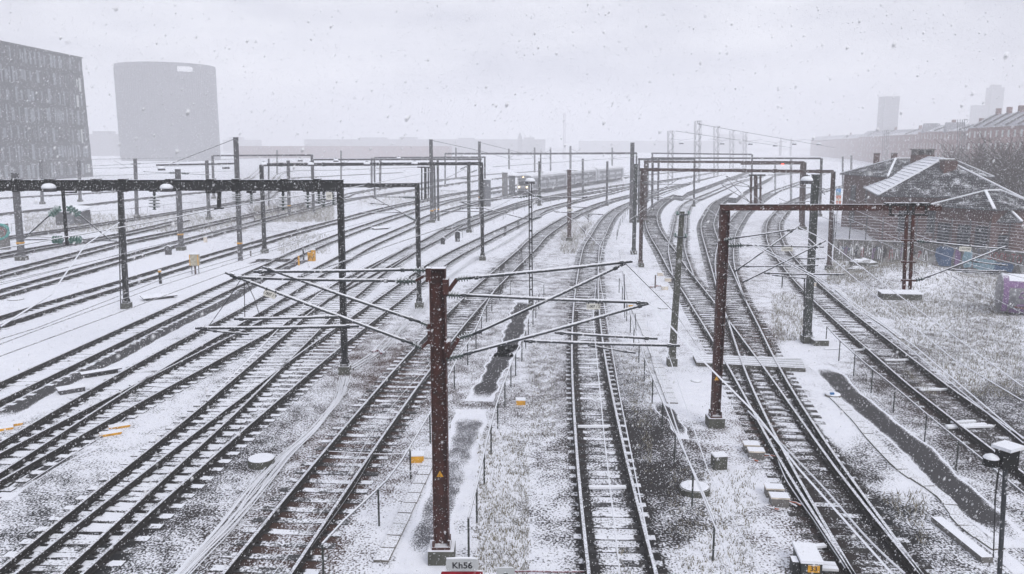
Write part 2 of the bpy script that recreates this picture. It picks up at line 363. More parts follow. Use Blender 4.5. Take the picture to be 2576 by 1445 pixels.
TR = [  # spec of left rail near->far, sleeper material, rail head, label
 ('k 0,1130 400,640 940,0 j 1520,920 1830,600 2160,290 2500,0 G2 1400,240 A2 300,775 600,595 900,478 1180,405 S 2700,742 2950,690', 'sleeper', 'railhead', 'track with brown gravel just left of the large red mast, under the two loose cables'),
 ('i 130,1445 1390,440 2000,0 h 2100,1020 N2 400,520 720,290 G2 0,800 500,450 960,220 1400,20 A2 280,560 610,470 960,390 1180,335 S 2700,715 2950,672', 'sleepersnow', 'railhead', 'track crossing the black post foot, its worn rail diverging towards bottom left'),
 ('i 0,1370 190,1210 1280,370 1720,0 h 2000,900 2330,600 2560,400 N2 420,230 620,30 b 1000,640 1230,470 a 290,710 420,600 650,450 900,300 1330,64', 'sleepersnow', 'railrust', 'track with brown rusty rail beside the bottom left corner, curving into a turnout'),
 ('d 0,460 520,180 930,0 c 0,745 450,530 850,330 1100,190 1452,30 b 280,780 740,540 a 0,740 300,580 540,465 900,280 1300,90 e 190,650 400,540 500,475 780,350 1040,280 1300,195 1454,150 S 2300,765 2600,722', 'sleepersnow', 'railhead', 'turnout track left of the orange lids, running on behind the black portal post'),
 ('e 500,490 600,470 790,400 940,345 1150,260 1454,175 S 2300,778 2600,732', 'sleepersnow', 'railhead', 'short branch track beside the thin railing in front of the train'),
 ('d 0,345 400,110 h 1250,600 c 0,440 450,200 870,0 b 0,600 350,385 560,270 M2 800,280 a 280,215 450,120 740,0 F2 90,760 420,620 e 240,350 480,270 780,190 1200,95 A2 330,340 S 2250,745 2400,722 2600,697 2800,680', 'sleepersnow', 'railhead', 'snow filled track leading up to the train'),
 ('h 0,765 870,375 1700,5 K2 980,370 1452,160 f 130,817 400,690 1000,455 1454,300 e 190,240 350,205 480,160 790,100 920,75 1200,30 S 2200,738 2500,700', 'sleepersnow', 'railrust', 'snow buried track just above the dark trodden path on the left'),
 ('I2 0,712 600,530 1110,380 K2 590,200 g 580,710 1020,592 1290,520 f 0,545 500,410 740,350 1000,285 1454,165 e 350,120 480,90 800,40 930,25 S 2050,740 2400,700', 'sleepersnow', 'railrust', 'snow buried track passing the cream cabinet on legs'),
 ('I2 0,470 1110,165 g 0,615 600,455 1010,355 1454,240 f 610,170 L2 850,450 1200,400 S 1700,750 1900,722 2150,698', 'sleepersnow', 'railrust', 'snowy track right behind the cream cabinet, in front of the railed grassy bank'),
 ('I2 0,305 1110,25 g 0,475 330,400 1010,250 1454,155 f 600,95 1075,15 L2 850,400 1200,340 S 1700,728 1900,702 2150,684', 'sleepersnow', 'railrust', 'snowy track along the foot of the grassy bank'),
 ('I2 0,145 430,60 H2 640,720 1090,640 J2 300,560 480,520', 'sleepersnow', 'railrust', 'short visible track below the teal graffiti box on the left'),
 ('H2 90,665 640,590 1090,520 1452,465 J2 980,360 1240,320 L2 300,270 S 1300,705 1600,690', 'sleepersnow', 'railrust', 'far left track beyond the bank, double white rail line'),
 ('H2 0,460 770,380 1240,325 J2 700,265 1230,215 L2 300,200 S 1350,680 1700,668', 'sleepersnow', 'railrust', 'distant track in front of the dark office building'),
 ('H2 0,320 1080,258 J2 480,195 1050,160 L2 200,120 S 1400,658', 'sleepersnow', 'railrust', 'farthest track at the foot of the dark office building'),
 ('m 830,1445 745,720 695,0 l 668,1000 690,480 770,0 q 835,1170 940,1000 1050,905 1215,830 S 2600,776 2700,745 2850,708 3000,682', 'sleeper', 'railhead', 'centre track right of the large red mast with cables between its rails'),
 ('o 975,1445 500,750 70,0 n 0,590 E2 610,817 430,510 330,345 180,90 110,0 C2 500,660 440,592 380,490 310,350 230,220 187,110 190,20 B2 180,620 210,550 270,490 350,440 450,400 600,350 S 2850,730 3000,700', 'sleeperdark', 'railhead', 'right hand curved track passing the cream switch boxes'),
 ('C2 440,592 410,440 390,330 420,200 460,10 B2 460,590 500,510 560,465 650,430 850,350 1000,290 S 3050,705 3200,680', 'sleeper', 'railhead', 'branch track running up between the two snowy platforms'),
 ('o 980,1445 540,700 160,0 n 95,600 E2 710,817 600,560 540,370 500,230 450,90 C2 864,794 810,590 750,380 700,200 690,100 740,0 B2 760,530 800,480 870,440 950,400 1100,330 1300,240 S 3200,690', 'sleeperdark', 'railhead', 'turnout track between the red portal post and the plank crossing'),
 ('C2 864,794 830,600 815,450 832,340 870,200 945,90 1010,10 B2 1010,577 1100,510 1200,440 1330,370 1452,330 S 3300,690', 'sleeper', 'railhead', 'branch track curving right under the brown portal'),
 ('n 2560,1240 2290,1020 1900,790 1550,500 1310,280 980,0 p 800,1000 620,840 400,610 D2 240,410 165,290 145,170 160,80 230,0 B2 1452,480 S 3250,770 3400,735', 'sleeperdark', 'railhead', 'outer right track below the grassy bank and graffiti wall'),
]
TRACKS = []; RAILS = []
for spec, sm, hm, lab in TR:
    pix = DL(spec)
    Q = survey(pix, 1.0, near_ext=(10.0 if pix[0][1] > 1000 or pix[0][0] < 60 or pix[0][0] > 2500 else 0))
    # keep only what lies ahead of the bridge
    t, nrm = normals(Q)
    RAILS.append((Q, t)); RAILS.append((Q + nrm * 1.508, t)); TRACKS.append((Q, t, nrm, sm, hm, lab))
kd_n = sum(len(q) for q, t in RAILS); kd = kdtree.KDTree(kd_n); kt = np.zeros((kd_n, 2)); ks = np.zeros((kd_n, 2)); ii = 0
for q, t in RAILS:
    for a, b in zip(q, t):
        kd.insert((a[0], a[1], 0), ii); ks[ii] = a; kt[ii] = b; ii += 1
kd.balance()
# ---------------------------------------------------------------- ground
CP = [(200,900,1.15,0),(500,700,1.15,0),(100,1300,0.52,0),(350,1300,0.44,0.1),(10,1250,0.56,0),(500,1200,0.46,0.1),(250,1390,0.52,0),(400,1130,0.81,0),
 (700,1000,0.58,.1),(560,850,0.80,0),(900,900,0.46,.7),(1000,940,0.40,.9),(640,1120,0.43,.1),(760,1350,0.52,.9),(820,1150,0.50,1.0),(960,1230,0.56,.8),(1040,1300,0.80,.2),
 (1200,1200,0.95,0),(1280,1350,0.80,0),(1380,1300,0.58,.2),(1350,1000,0.52,.4),(1410,1150,0.52,.3),(1500,1200,0.68,.1),(1560,1350,0.68,0),(1610,1000,0.50,.1),(1680,1200,0.26,.1),(1640,1080,0.30,.1),(1720,1330,0.40,.1),
 (1780,1380,0.81,.1),(1850,1230,0.84,.2),(1720,1000,0.95,0),(1950,1350,0.56,.6),(1880,1100,0.56,.9),(2100,1250,0.36,.2),(2180,1180,0.46,.1),(2230,1300,0.40,0),(2290,1200,0.90,0),(2080,1050,0.95,0),
 (2250,950,0.35,.3),(2330,1000,0.40,.4),(2450,1120,0.35,.2),(2500,1000,0.38,.1),(2420,930,0.66,.2),(2350,800,0.66,.25),(2200,700,0.64,.3),(2480,850,0.56,.3),(2520,760,0.56,.3),
 (1930,850,0.52,1.0),(2000,880,0.90,.3),(1700,750,0.80,.3),(1830,680,0.61,.8),(1960,620,0.66,.5),(1690,560,0.85,0),(1620,520,1.10,0),(1510,600,0.72,.2),(1300,700,0.56,.3),(1200,800,0.56,.4),
 (1420,750,0.52,.4),(1420,600,0.61,.5),(1100,620,0.81,.1),(1250,560,0.81,.1),(900,640,1.00,0),(1400,500,0.90,0),(1000,500,0.76,.2),(760,500,0.61,.4),(500,540,0.66,.4),(150,560,0.68,.3),(620,520,0.56,.5),(200,470,0.95,0),
 (1900,440,1.00,0),(2250,520,0.90,.2),(2050,480,0.85,.2),(2380,900,0.56,.2),(1000,700,0.80,0),(1150,650,0.81,0),(600,1000,0.66,0),(900,450,0.85,0),(400,420,0.90,0)]
CPa = np.array(CP, float)
def cover_tone(x, y):
    zc = y * _cp + HC * _sp; px = CX + FPX * x / np.maximum(zc, 1); py = CY + FPX * (HC * _cp - y * _sp) / np.maximum(zc, 1)
    num = 0; nt_ = 0; den = 1e-9
    for cx_, cy_, c, t in CPa:
        wgt = 1.0 / (((px - cx_) ** 2 + ((py - cy_) * 1.6) ** 2) + 400.0) ** 1.6
        num = num + wgt * c; nt_ = nt_ + wgt * t; den = den + wgt
    return num / den, nt_ / den
MC = G(2290, 712); MC2 = G(2440, 690)
def ghz(x, y):
    h = 1.45 * np.exp(-(((x - MC.x) / 3.6) ** 2 + ((y - MC.y) / 2.8) ** 2))
    h = h + 0.35 * np.exp(-(((x - MC.x - 5) / 5.0) ** 2 + ((y - MC.y + 8) / 7.0) ** 2))
    return h
def make_ground():
    ys = np.r_[np.linspace(1500, 372, 470) ]                 # D rows
    Yr = np.array([G(CX, yy)[1] for yy in ys]); Yr = np.r_[[-60, -20, 0.0], Yr[Yr > 1], [1500.0]]
    u = np.r_[[-9, -4, -2, -1.2], np.linspace(-0.72, 0.72, 900), [1.2, 2, 4, 9]]
    Wd = np.maximum(Yr, 14)[:, None]
    X = np.clip(u[None, :] * Wd, -1000, 1000) + 0 * Wd; Yg = np.repeat(Yr[:, None], len(u), 1)
    xs = X.ravel(); yy = Yg.ravel()
    cov, tone = cover_tone(xs, yy)
    n = len(xs); d = np.full(n, 9.0); sd = np.zeros(n)
    vis = (yy > 8) & (yy < 260) & (np.abs(xs) < 0.75 * yy + 6)
    idx = np.nonzero(vis)[0]
    near = np.zeros(len(idx), int)
    for j, i in enumerate(idx): near[j] = kd.find((xs[i], yy[i], 0))[1]
    dx = xs[idx] - ks[near, 0]; dy = yy[idx] - ks[near, 1]
    along = dx * kt[near, 0] + dy * kt[near, 1]
    perp = dx * kt[near, 1] - dy * kt[near, 0]               # + = right of rail
    perp = np.where(np.abs(along) > 1.2, 9, perp); sd[idx] = perp; d[idx] = np.abs(perp)
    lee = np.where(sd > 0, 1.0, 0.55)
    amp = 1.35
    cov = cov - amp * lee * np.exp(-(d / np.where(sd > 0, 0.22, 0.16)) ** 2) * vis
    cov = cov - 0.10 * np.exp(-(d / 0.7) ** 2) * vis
    h = ghz(xs, yy)
    v = np.c_[xs, yy, h]
    nr, nc = len(Yr), len(u); I = np.arange(nr * nc).reshape(nr, nc)
    F = np.stack([I[:-1, :-1], I[:-1, 1:], I[1:, 1:], I[1:, :-1]], -1).reshape(-1, 4)
    me = bpy.data.meshes.new('ground'); me.vertices.add(n); me.vertices.foreach_set('co', v.ravel().astype(np.float32))
    me.loops.add(F.size); me.loops.foreach_set('vertex_index', F.ravel().astype(np.int32))
    me.polygons.add(len(F)); me.polygons.foreach_set('loop_start', np.arange(0, F.size, 4, dtype=np.int32))
    me.polygons.foreach_set('loop_total', np.full(len(F), 4, np.int32))
    me.update(calc_edges=True); me.validate()
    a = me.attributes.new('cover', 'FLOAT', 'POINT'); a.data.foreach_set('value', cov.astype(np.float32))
    a = me.attributes.new('tone', 'FLOAT', 'POINT'); a.data.foreach_set('value', tone.astype(np.float32))
    me.materials.append(M['ground']); link('ground', me, kind='structure')
make_ground()
# ---------------------------------------------------------------- tracks
def rail_mesh(Q, nrm, off, name, headmat, parent, z0=0.045, z1=GZ):
    # cross-section: foot, web, head
    prof = [(-.072, 0), (-.072, .014), (-.012, .03), (-.016, .115), (-.040, .125), (-.040, .165), (.040, .165), (.040, .125), (.016, .115), (.012, .03), (.072, .014), (.072, 0)]
    P = Q + nrm * off; m = len(prof); n = len(P); vs = []
    for a, b in zip(P, nrm):
        for s, h in prof: vs.append((a[0] + b[0] * s, a[1] + b[1] * s, z0 + h))
    fs = []; mi = []
    for i in range(n - 1):
        for k in range(m - 1):
            fs.append((i*m+k, (i+1)*m+k, (i+1)*m+k+1, i*m+k+1)); mi.append(1 if k == 5 else 0)
    mb = MB(); mb.v = vs; mb.f = fs; mb.m = mi
    return mb.obj(name, [M['railweb'], headmat], parent)
_slp = {}
def sleeper_mesh(kind):
    if kind not in _slp:
        mb = MB(); L_ = 1.27; hw = .14
        if kind == 'sleeperdark': secs = [(-1.3, .048), (1.3, .048)]
        else: secs = [(-L_, .058), (-.55, .058), (-.4, .046), (.4, .046), (.55, .058), (L_, .058)]
        vs = []; fs = []
        for x, z in secs: vs += [(x, -hw, -.12), (x, -hw, z - .012), (x, -hw + .015, z), (x, hw - .015, z), (x, hw, z - .012), (x, hw, -.12)]
        for i in range(len(secs) - 1):
            for k in range(5): fs.append((i*6+k, i*6+k+1, (i+1)*6+k+1, (i+1)*6+k))
        fs += [(0,5,4,3,2,1), tuple((len(secs)-1)*6 + k for k in range(6))]
        mb.add(vs, fs)
        for s in (-.754, .754):                                # rail fastenings
            for q in (-.11, .11): mb.box((s + q, 0, .085 if kind != 'sleeperdark' else .06), (.07, .10, .03), mi=1)
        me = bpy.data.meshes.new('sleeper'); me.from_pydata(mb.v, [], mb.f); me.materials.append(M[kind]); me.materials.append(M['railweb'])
        me.polygons.foreach_set('material_index', mb.m); _slp[kind] = me
    return _slp[kind]
placed = []
def make_tracks():
    skd = {}
    for ti, (Q, t, nrm, sm, hm, lab) in enumerate(TRACKS):
        root = thing('railway_track', lab, 'railway track', (Q[0][0], Q[0][1], 0), group='tracks of the rail yard')
        o3 = Vector((Q[0][0], Q[0][1], 0))
        for off in (0.0, 1.508):
            r = rail_mesh(Q, nrm, off, 'rail', M[hm], root); r.location = -o3
        # sleepers along the centre line
        C = Q + nrm * 0.754; Cs = resample(C, 0.64); tt, nn = normals(Cs)
        me = sleeper_mesh(sm); far = MB(); cnt = 0
        for k in range(len(Cs)):
            x, y = Cs[k]
            if y < 6 or y > 170: continue
            key = (int(x // 1.0), int(y // 1.0)); clash = False
            for ax in (-1, 0, 1):
                for ay in (-1, 0, 1):
                    for (sx, sy, st) in skd.get((key[0]+ax, key[1]+ay), ()):
                        if st != ti and (sx-x)**2 + (sy-y)**2 < 0.36**2: clash = True
            if clash: continue
            skd.setdefault(key, []).append((x, y, ti))
            a = math.atan2(nn[k][1], nn[k][0]) + random.uniform(-.02, .02)
            dz = random.uniform(-.012, .010) + 0.0015 * (ti % 7) - (0.052 if 5 <= ti <= 13 else 0.050 if ti in (16, 19) else 0.030)
            inframe = abs(x) < 0.66 * y + 2
            if y < 48 and inframe and cnt < 110:
                so = link('sleeper', me, root, (x - o3.x, y - o3.y, dz), (0, 0, a)); so.scale = (0.80 if ti == 14 else 1, 1, 1); cnt += 1
            elif inframe:
                far.box((x, y, -.005 + dz), (2.5, .27, .12), Matrix.Rotation(a, 3, 'Z'))
        if far.v:
            o = far.obj('sleeper_row', M[sm], root, kind='stuff'); o.location = -o3
make_tracks()
# ---------------------------------------------------------------- paths, walkways, troughs
def ribbon(name, pix, width, z, m, kind='structure', ext=0, parent=None, wob=0.0, base=0.0):
    Q = survey(pix, 0.5, near_ext=ext, smooth=2, z=z); t, nrm = normals(Q); vs = []; fs = []
    nx = 12
    for i, (a, b) in enumerate(zip(Q, nrm)):
        w2 = width / 2 * 1.15 * (1 + wob * math.sin(i * 0.7) * 0.5 + wob * math.sin(i * 1.9 + 1) * 0.5)
        for k in range(nx + 1):
            s = -w2 + 2 * w2 * k / nx; vs.append((a[0] + b[0] * s, a[1] + b[1] * s, z))
    for i in range(len(Q) - 1):
        for k in range(nx): fs.append((i*(nx+1)+k, i*(nx+1)+k+1, (i+1)*(nx+1)+k+1, (i+1)*(nx+1)+k))
    mb = MB(); mb.add(vs, fs); o = mb.obj(name, m, parent, kind=kind)
    n_ = len(Q); cv = []
    for i in range(n_):
        en = 1.1 * max(0, 1 - min(i, n_ - 1 - i) / 3)
        for k in range(nx + 1): s_ = abs(2*k/nx - 1); cv.append(base + 1.3 * s_ ** 5 + en)
    a = o.data.attributes.new('cover', 'FLOAT', 'POINT'); a.data.foreach_set('value', cv)
    return o, Q, nrm
ribbon('path', DL('h -60,1140 330,900 1000,580 1500,310 2100,20 K2 1100,470 1400,290 M2 330,400 420,345'), 0.95, 0.006, M['asphalt'], wob=.12)
ribbon('footpath', DL('l 60,1000 110,830 170,650 220,470'), 0.95, 0.006, M['asphalt'], wob=.3)
ribbon('footpath', DL('v 1205,1010 1230,960 1262,900 1280,868'), 0.85, 0.006, M['asphalt'], wob=.3)
ribbon('walkway', DL('k 1560,1445 1700,1000 1880,500 2030,100 v 1185,1030'), 1.0, 0.005, M['walk'], wob=.15, base=.36)
ribbon('pavement', DL('n 640,265 760,330 890,490 1100,670 1380,900 1700,1150 o 1650,400 2000,720 2300,1000 2560,1200'), 0.95, 0.006, M['asphalt'], wob=.1)
ribbon('walkway', DL('i 0,760 400,470 900,250'), 0.45, 0.006, M['asphalt'], wob=.2)
ribbon('walkway', DL('o 2560,1445 2200,1130 2000,980'), 0.35, 0.006, M['walk'], wob=.2, base=.3)
ribbon('pavement', DL('v 1640,1000 1700,1060 1717,1105'), 0.5, 0.006, M['asphalt'], wob=.5)
def trough(pix, width, label, length=0.62, z=0.05):
    Q = resample(survey(pix, 0.3, near_ext=0, smooth=1, z=z), length); t, nrm = normals(Q)
    root = thing('cable_trough', label, 'cable trough', (Q[0][0], Q[0][1], 0))
    mb = MB(); mb.box((0, 0, 0), (width, length - .018, .09)); me = bpy.data.meshes.new('trough_lid'); me.from_pydata(mb.v, [], mb.f); me.materials.append(M['trough'])
    for i in range(min(len(Q), 150)):
        a = math.atan2(t[i][1], t[i][0]) - math.pi / 2
        link('trough_lid', me, root, (Q[i][0] - Q[0][0] + random.uniform(-.01, .01), Q[i][1] - Q[0][1], z - .045 + random.uniform(-.008, .008)), (random.uniform(-.01,.01), random.uniform(-.01,.01), a))
trough(DL('k 1250,1260 1430,900 1650,430 1700,330'), .36, 'row of flat concrete trough lids left of the large red mast')
trough(DL('l 1600,1400 1480,1100 1440,960 1330,700 1230,480 1170,200 1130,0'), .42, 'grey slab row beside the snowy platform right of the centre track')
trough(DL('o 2250,1150 2000,980 1960,920 1850,760 1680,620 1450,480 1180,210 1000,0 n 800,560'), .34, 'winding bare concrete trough lids beside the wet right hand path')
trough(DL('p 1430,1165 1290,1060 1130,960 1000,870 850,740 800,690'), .40, 'broken trough row along the outer right track', .6)
# ---------------------------------------------------------------- masts
def footing(mb, Y=0, s=.36, h=.35, mi=1):
    mb.box((0, 0, h/2 - .05), (s * 1.9, s * 1.9, h + .1), mi=mi); mb.box((0, 0, h + .03), (s * 1.35, s * 1.35, .06), mi=0)
    for a in (-1, 1):
        for b in (-1, 1): mb.tube([(a*s*.56, b*s*.56, h), (a*s*.56, b*s*.56, h + .22)], .03, 5, 0)
def mast(top, base, wpx, kind, label, matk='grey_mast', group='catenary masts', band=False, tri=False, box=None, foot=True, lamp=False, Y=None, hidden_base=False):
    """top/base = photo pixels; wpx = width in those pixels"""
    g = G(*base) if Y is None else Vector((W(base[0], base[1], Y).x, Y, 0))
    p = W(top[0], top[1], g.y); H_ = p.z; wd = wpx / FPX * (g.y * _cp + HC * _sp) * 1.02
    root = thing('mast', label, 'mast', (g.x, g.y, 0), group=group); m = M[matk]; tilt = Vector((p.x - g.x, 0, H_))
    z0 = .36 if foot else -.1
    mb = MB()
    if kind == 'H':                                    # rolled steel H section
        f = .022
        for sx in (-1, 1): mb.bar((sx*(wd/2 - f/2), 0, z0), (sx*(wd/2 - f/2) + tilt.x, 0, H_), f, wd*.95, up=(0,1,0))
        mb.bar((0, 0, z0), (tilt.x, 0, H_), wd - 2*f - .002, .02, up=(0,1,0))
        mb.box((tilt.x, 0, H_ + .012), (wd*1.05, wd, .02))
    elif kind == 'box':
        mb.bar((0, 0, z0), (tilt.x, 0, H_), wd, wd*.8, up=(0,1,0)); mb.box((tilt.x, 0, H_ + .02), (wd*1.06, wd*.86, .04))
    elif kind == 'taper':
        vs = []
        for z, w_, dx in ((z0, wd*1.25, 0), (H_, wd*.85, tilt.x)):
            vs += [(dx - w_/2, -w_*.35, z), (dx + w_/2, -w_*.35, z), (dx + w_/2, w_*.35, z), (dx - w_/2, w_*.35, z)]
        mb.add(vs, [(0,3,2,1), (4,5,6,7), (0,1,5,4), (1,2,6,5), (2,3,7,6), (3,0,4,7)])
        for k in range(int(H_ / .8)): mb.box((tilt.x*(k*.8+.8)/H_, -wd*.42, .8 + k*.8), (.05, .03, .05))
    elif kind == 'twin':
        for sx in (-1, 1): mb.bar((sx*wd*.34, 0, z0), (sx*wd*.34 + tilt.x, 0, H_), wd*.30, .12, up=(0,1,0))
        for k in range(int(H_ / .7)):
            z = .5 + k*.7; mb.box((tilt.x*z/H_, 0, z), (wd*.7, .03, .10))
    elif kind == 'lattice':
        for sx in (-1, 1):
            for sy in (-1, 1): mb.bar((sx*wd/2, sy*wd/2, 0), (sx*wd/2 + tilt.x, sy*wd/2, H_), .09)
        n = max(4, int(H_ / (wd*1.1)))
        for k in range(n):
            a = k*H_/n; b = (k+1)*H_/n; s = 1 if k % 2 else -1
            for sy in (-1, 1): mb.bar((s*wd/2, sy*wd/2, a), (-s*wd/2, sy*wd/2, b), .05)
            for sx in (-1, 1): mb.bar((sx*wd/2, s*wd/2, a), (sx*wd/2, -s*wd/2, b), .05)
        mb.bar((-wd/2, 0, H_), (wd/2, 0, H_), .1)
    mb.obj('post', m, root)
    if foot:
        fb = MB(); footing(fb, s=max(.22, wd*.9)); fb.obj('footing', [m, M['mossconc']], root)
    if band: b = MB(); b.box((tilt.x*.12, 0, 1.5), (wd*1.06, wd*1.02, .14)); b.obj('yellow_band', M['yellow'], root)
    if tri:
        b = MB(); s = .16; z = tri; y = -wd*.5 - .03; b.add([(-s/2, y, z), (s/2, y, z), (0, y, z + s*.9), (-s/2, y + .01, z), (s/2, y + .01, z), (0, y + .01, z + s*.9)], [(0,1,2), (3,5,4), (0,3,4,1), (1,4,5,2), (2,5,3,0)])
        w_ = b.obj('warning_triangle', M['yellow'], root)
        b = MB(); b.bar((0.015, y - .004, z + s*.62), (-.018, y - .004, z + s*.3), .012, .004); b.bar((-.018, y - .004, z + s*.3), (.012, y - .004, z + s*.12), .012, .004); b.obj('bolt_symbol', M['text'], w_)
    if box:
        z, sz = box; b = MB(); b.box((-.02, -wd/2 - .14, z), (sz, .22, sz*1.5)); b.box((-.02, -wd/2 - .14, z + sz*.78), (sz*1.12, .26, .05)); b.obj('control_box', M['concrete'], root)
    return root, p, g
def lamp_dome(c, r, label, matk='black'):
    root = thing('yard_lamp', label, 'lamp', tuple(c), group='dome lamps on the gantry beams')
    b = MB(); prof = [(0, r*.15), (.12, r*.55), (.35, r*.85), (.65, r), (1, r*1.05)]
    b.disc((0, 0, 0), (0, 0, -r*1.05), prof, 14); b.obj('lamp_shade', M['grey_mast'], root, smooth=True)
    b = MB(); b.disc((0, 0, r*.22), (0, 0, -r*.55), [(0, r*.1), (.08, r*.5), (.3, r*.82), (.7, r*1.02), (1, r*1.03)], 14); b.obj('snow_cap', M['snowmat'], root, smooth=True)
    b = MB(); b.tube([(0, 0, -.02), (0, 0, r*.5)], .03, 6); b.bar((-r*.5, 0, r*.3), (r*.5, 0, r*.3), .03); b.obj('bracket', M[matk], root)
def discs(a, b, n, r, rod=.025, parent=None, name='insulator', m='insul', ext=.1):
    """ribbed insulator between two points"""
    prof = [(0, rod*1.6), (ext*.5, rod*1.6), (ext*.55, rod)]
    for i in range(n):
        t = ext + (1 - 2*ext) * (i + .5) / n; e = (1 - 2*ext) / n
        prof += [(t - e*.30, rod), (t - e*.08, r), (t + e*.14, r*.96), (t + e*.2, rod)]
    prof += [(1 - ext*.55, rod), (1 - ext*.5, rod*1.6), (1, rod*1.6)]
    mb = MB(); mb.disc(a, b, prof, 12); return mb.obj(name, M[m], parent)
# front portal (thick black beam)
YA = G(868, 940).y
def portal(name_lab, posts, beam_px, wp, hp, matk, Yb=None, post_w=None, group='portal gantries', feet=True, ends=None, fittings=0):
    """posts: [(topx, topy, basex, basey)], beam between post tops"""
    gs = [(G(bx, by), (tx, ty)) for tx, ty, bx, by in posts]
    root = thing('portal_gantry', name_lab, 'gantry', tuple(gs[0][0]), group=group); o = root.location.copy()
    tops = []
    for g, (tx, ty) in gs:
        p = W(tx, ty, g.y); tops.append(p); pw = (post_w or wp) / FPX * g.y
        mb = MB(); f = .02; a = g - o + Vector((0, 0, .3)); b = Vector((g.x + (p.x - g.x)*.5, p.y, p.z)) - o
        for sx in (-1, 1): mb.bar(a + Vector((sx*(pw/2 - f/2), 0, 0)), b + Vector((sx*(pw/2 - f/2), 0, 0)), f, pw, up=(0,1,0))
        mb.bar(a, b, pw - 2*f - .002, .02, up=(0,1,0)); mb.obj('post', M[matk], root)
        if feet:
            fb = MB(); footing(fb, s=pw); q = fb.obj('footing', [M[matk], M['mossconc']], root); q.location = g - o
    if ends: pts = [W(x, y, Y_) for x, y, Y_ in ends]
    else: pts = tops
    for i in range(len(pts) - 1):
        a = pts[i] - o; b = pts[i+1] - o; Yb_ = (pts[i].y + pts[i+1].y) / 2; th = hp / FPX * Yb_
        mb = MB(); f = .02; d = (b - a); ex = d.normalized() * (post_w or wp) / FPX * Yb_ / 2; a2 = a - ex; b2 = b + ex; dz = Vector((0, 0, th/2 - f/2))
        mb.bar(a2 + dz, b2 + dz, th*.8, f); mb.bar(a2 - dz, b2 - dz, th*.8, f); mb.bar(a2, b2, .02, th - 2*f - .002)
        mb.bar(a2 + Vector((0,-th*.41,-th*.1)), b2 + Vector((0,-th*.41,-th*.1)), .012, th*.72)
        mb.obj('beam', M[matk], root)
        for k in range(fittings):
            t = (k + .5) / fittings + random.uniform(-.3, .3) / fittings; c = a.lerp(b, t)
            mb = MB(); mb.box(c + Vector((0, 0, th*.53)), (.26, th*1.0, .05)); mb.box(c - Vector((0, 0, th*.53)), (.26, th*1.0, .05))
            for s in (-.10, .10): mb.bar(c + Vector((s, -th*.5, -th*.6)), c + Vector((s, -th*.5, th*.6)), .03, up=(0,1,0))
            mb.obj('beam_clamp', M[matk], root)
    return root, tops
portal('heavy black portal gantry, its thick beam running off the left edge', [(860, 466, 868, 940)], None, 15, 27, 'black', ends=[(-160, 466, YA*1.0), (0, 466.5, YA), (857, 466, YA)], fittings=9)
portal('slimmer black portal gantry behind the heavy beam', [(1050, 466, 1055, 775), (310, 470, 319, 776)], None, 11, 10, 'black', fittings=4)
portal('middle distance portal gantry with four snow capped lamps', [(1210, 412, 1214, 655), (660, 415, 666, 637)], None, 8.5, 7.5, 'black', fittings=6)
portal('brown portal gantry behind the leaning concrete post', [(1614, 427, 1611, 672), (2092, 432, 2085, 680)], None, 8.5, 7.5, 'brownsteel', fittings=5)
portal('brown gantry whose beam lies just above the nearer brown portal', [(1624, 407, 1622, 560), (2018, 409, 2018, 578)], None, 9, 6, 'brownsteel')
portal('far gantry ending right of the brown double post', [(1640, 398, 1640, 530), (2062, 399, 2062, 545)], None, 5, 4, 'grey_mast')
portal('far wide gantry left of the concrete tower', [(538, 392, 538, 500), (786, 391, 788, 528)], None, 5, 4, 'grey_mast')
portal('far gantry beam crossing behind the four lamp portal', [(790, 402, 790, 540), (1210, 401, 1208, 545)], None, 4, 4.5, 'grey_mast')
portal('thin gantry beam just above the four lamp portal on its right part', [(943, 397, 943, 500), (1220, 396, 1220, 520)], None, 4, 3.5, 'grey_mast')
portal('long gantry above the train roof', [(1120, 387, 1120, 470), (1360, 387, 1360, 480), (1600, 386, 1600, 490)], None, 3.5, 4.5, 'grey_mast')
portal('long gantry behind the tall lattice masts', [(1640, 386, 1640, 470), (1890, 389, 1890, 480)], None, 3.5, 3.5, 'grey_mast')
portal('short beam gantry left of the tall lattice masts', [(1606, 401, 1606, 560), (1745, 401, 1745, 520)], None, 4, 4.5, 'grey_mast')
portal('far gantry with a red signal under its beam', [(1866, 413, 1866, 420), (2022, 412, 2020, 574)], None, 6, 5, 'brownsteel', ends=[(1862, 412, G(2020, 574).y), (2030, 412, G(2020, 574).y)], feet=False) if False else None
# rust red portal, right
YD = G(1798, 1075).y
rootD, topsD = portal('dark red rusty portal gantry with a cantilevered beam on the right', [(1826, 523, 1798, 1072)], None, 22, 15.5, 'rust', ends=[(1822, 522, YD), (2355, 522, YD)], fittings=0)
oD = rootD.location.copy()
for (xa, ya, xb, yb) in ((2240, 541, 2332, 541), ):
    mb = MB(); mb.bar(W(2236, 541, YD) - oD, W(2287, 541, YD) - oD, .1, .07); mb.bar(W(2294, 541, YD) - oD, W(2334, 541, YD) - oD, .1, .07)
    for x in (2240, 2284, 2298, 2330): mb.bar(W(x, 518, YD - .12) - oD, W(x, 541, YD - .12) - oD, .06, .05, up=(0,1,0))
    for x in (2238, 2262, 2285, 2300, 2326): mb.box(W(x, 514, YD) - oD, (.28, .30, .09))
    mb.obj('hanger_bracket', M['black'], rootD)
for xt, xb in ((2281, 2273.5), (2297, 2289)):
    mb = MB(); mb.bar(W(xt, 541, YD - .02) - oD, W(xb, 728, YD - .02) - oD, .085, .085, up=(0,1,0)); mb.obj('drop_post', M['rust'], rootD)
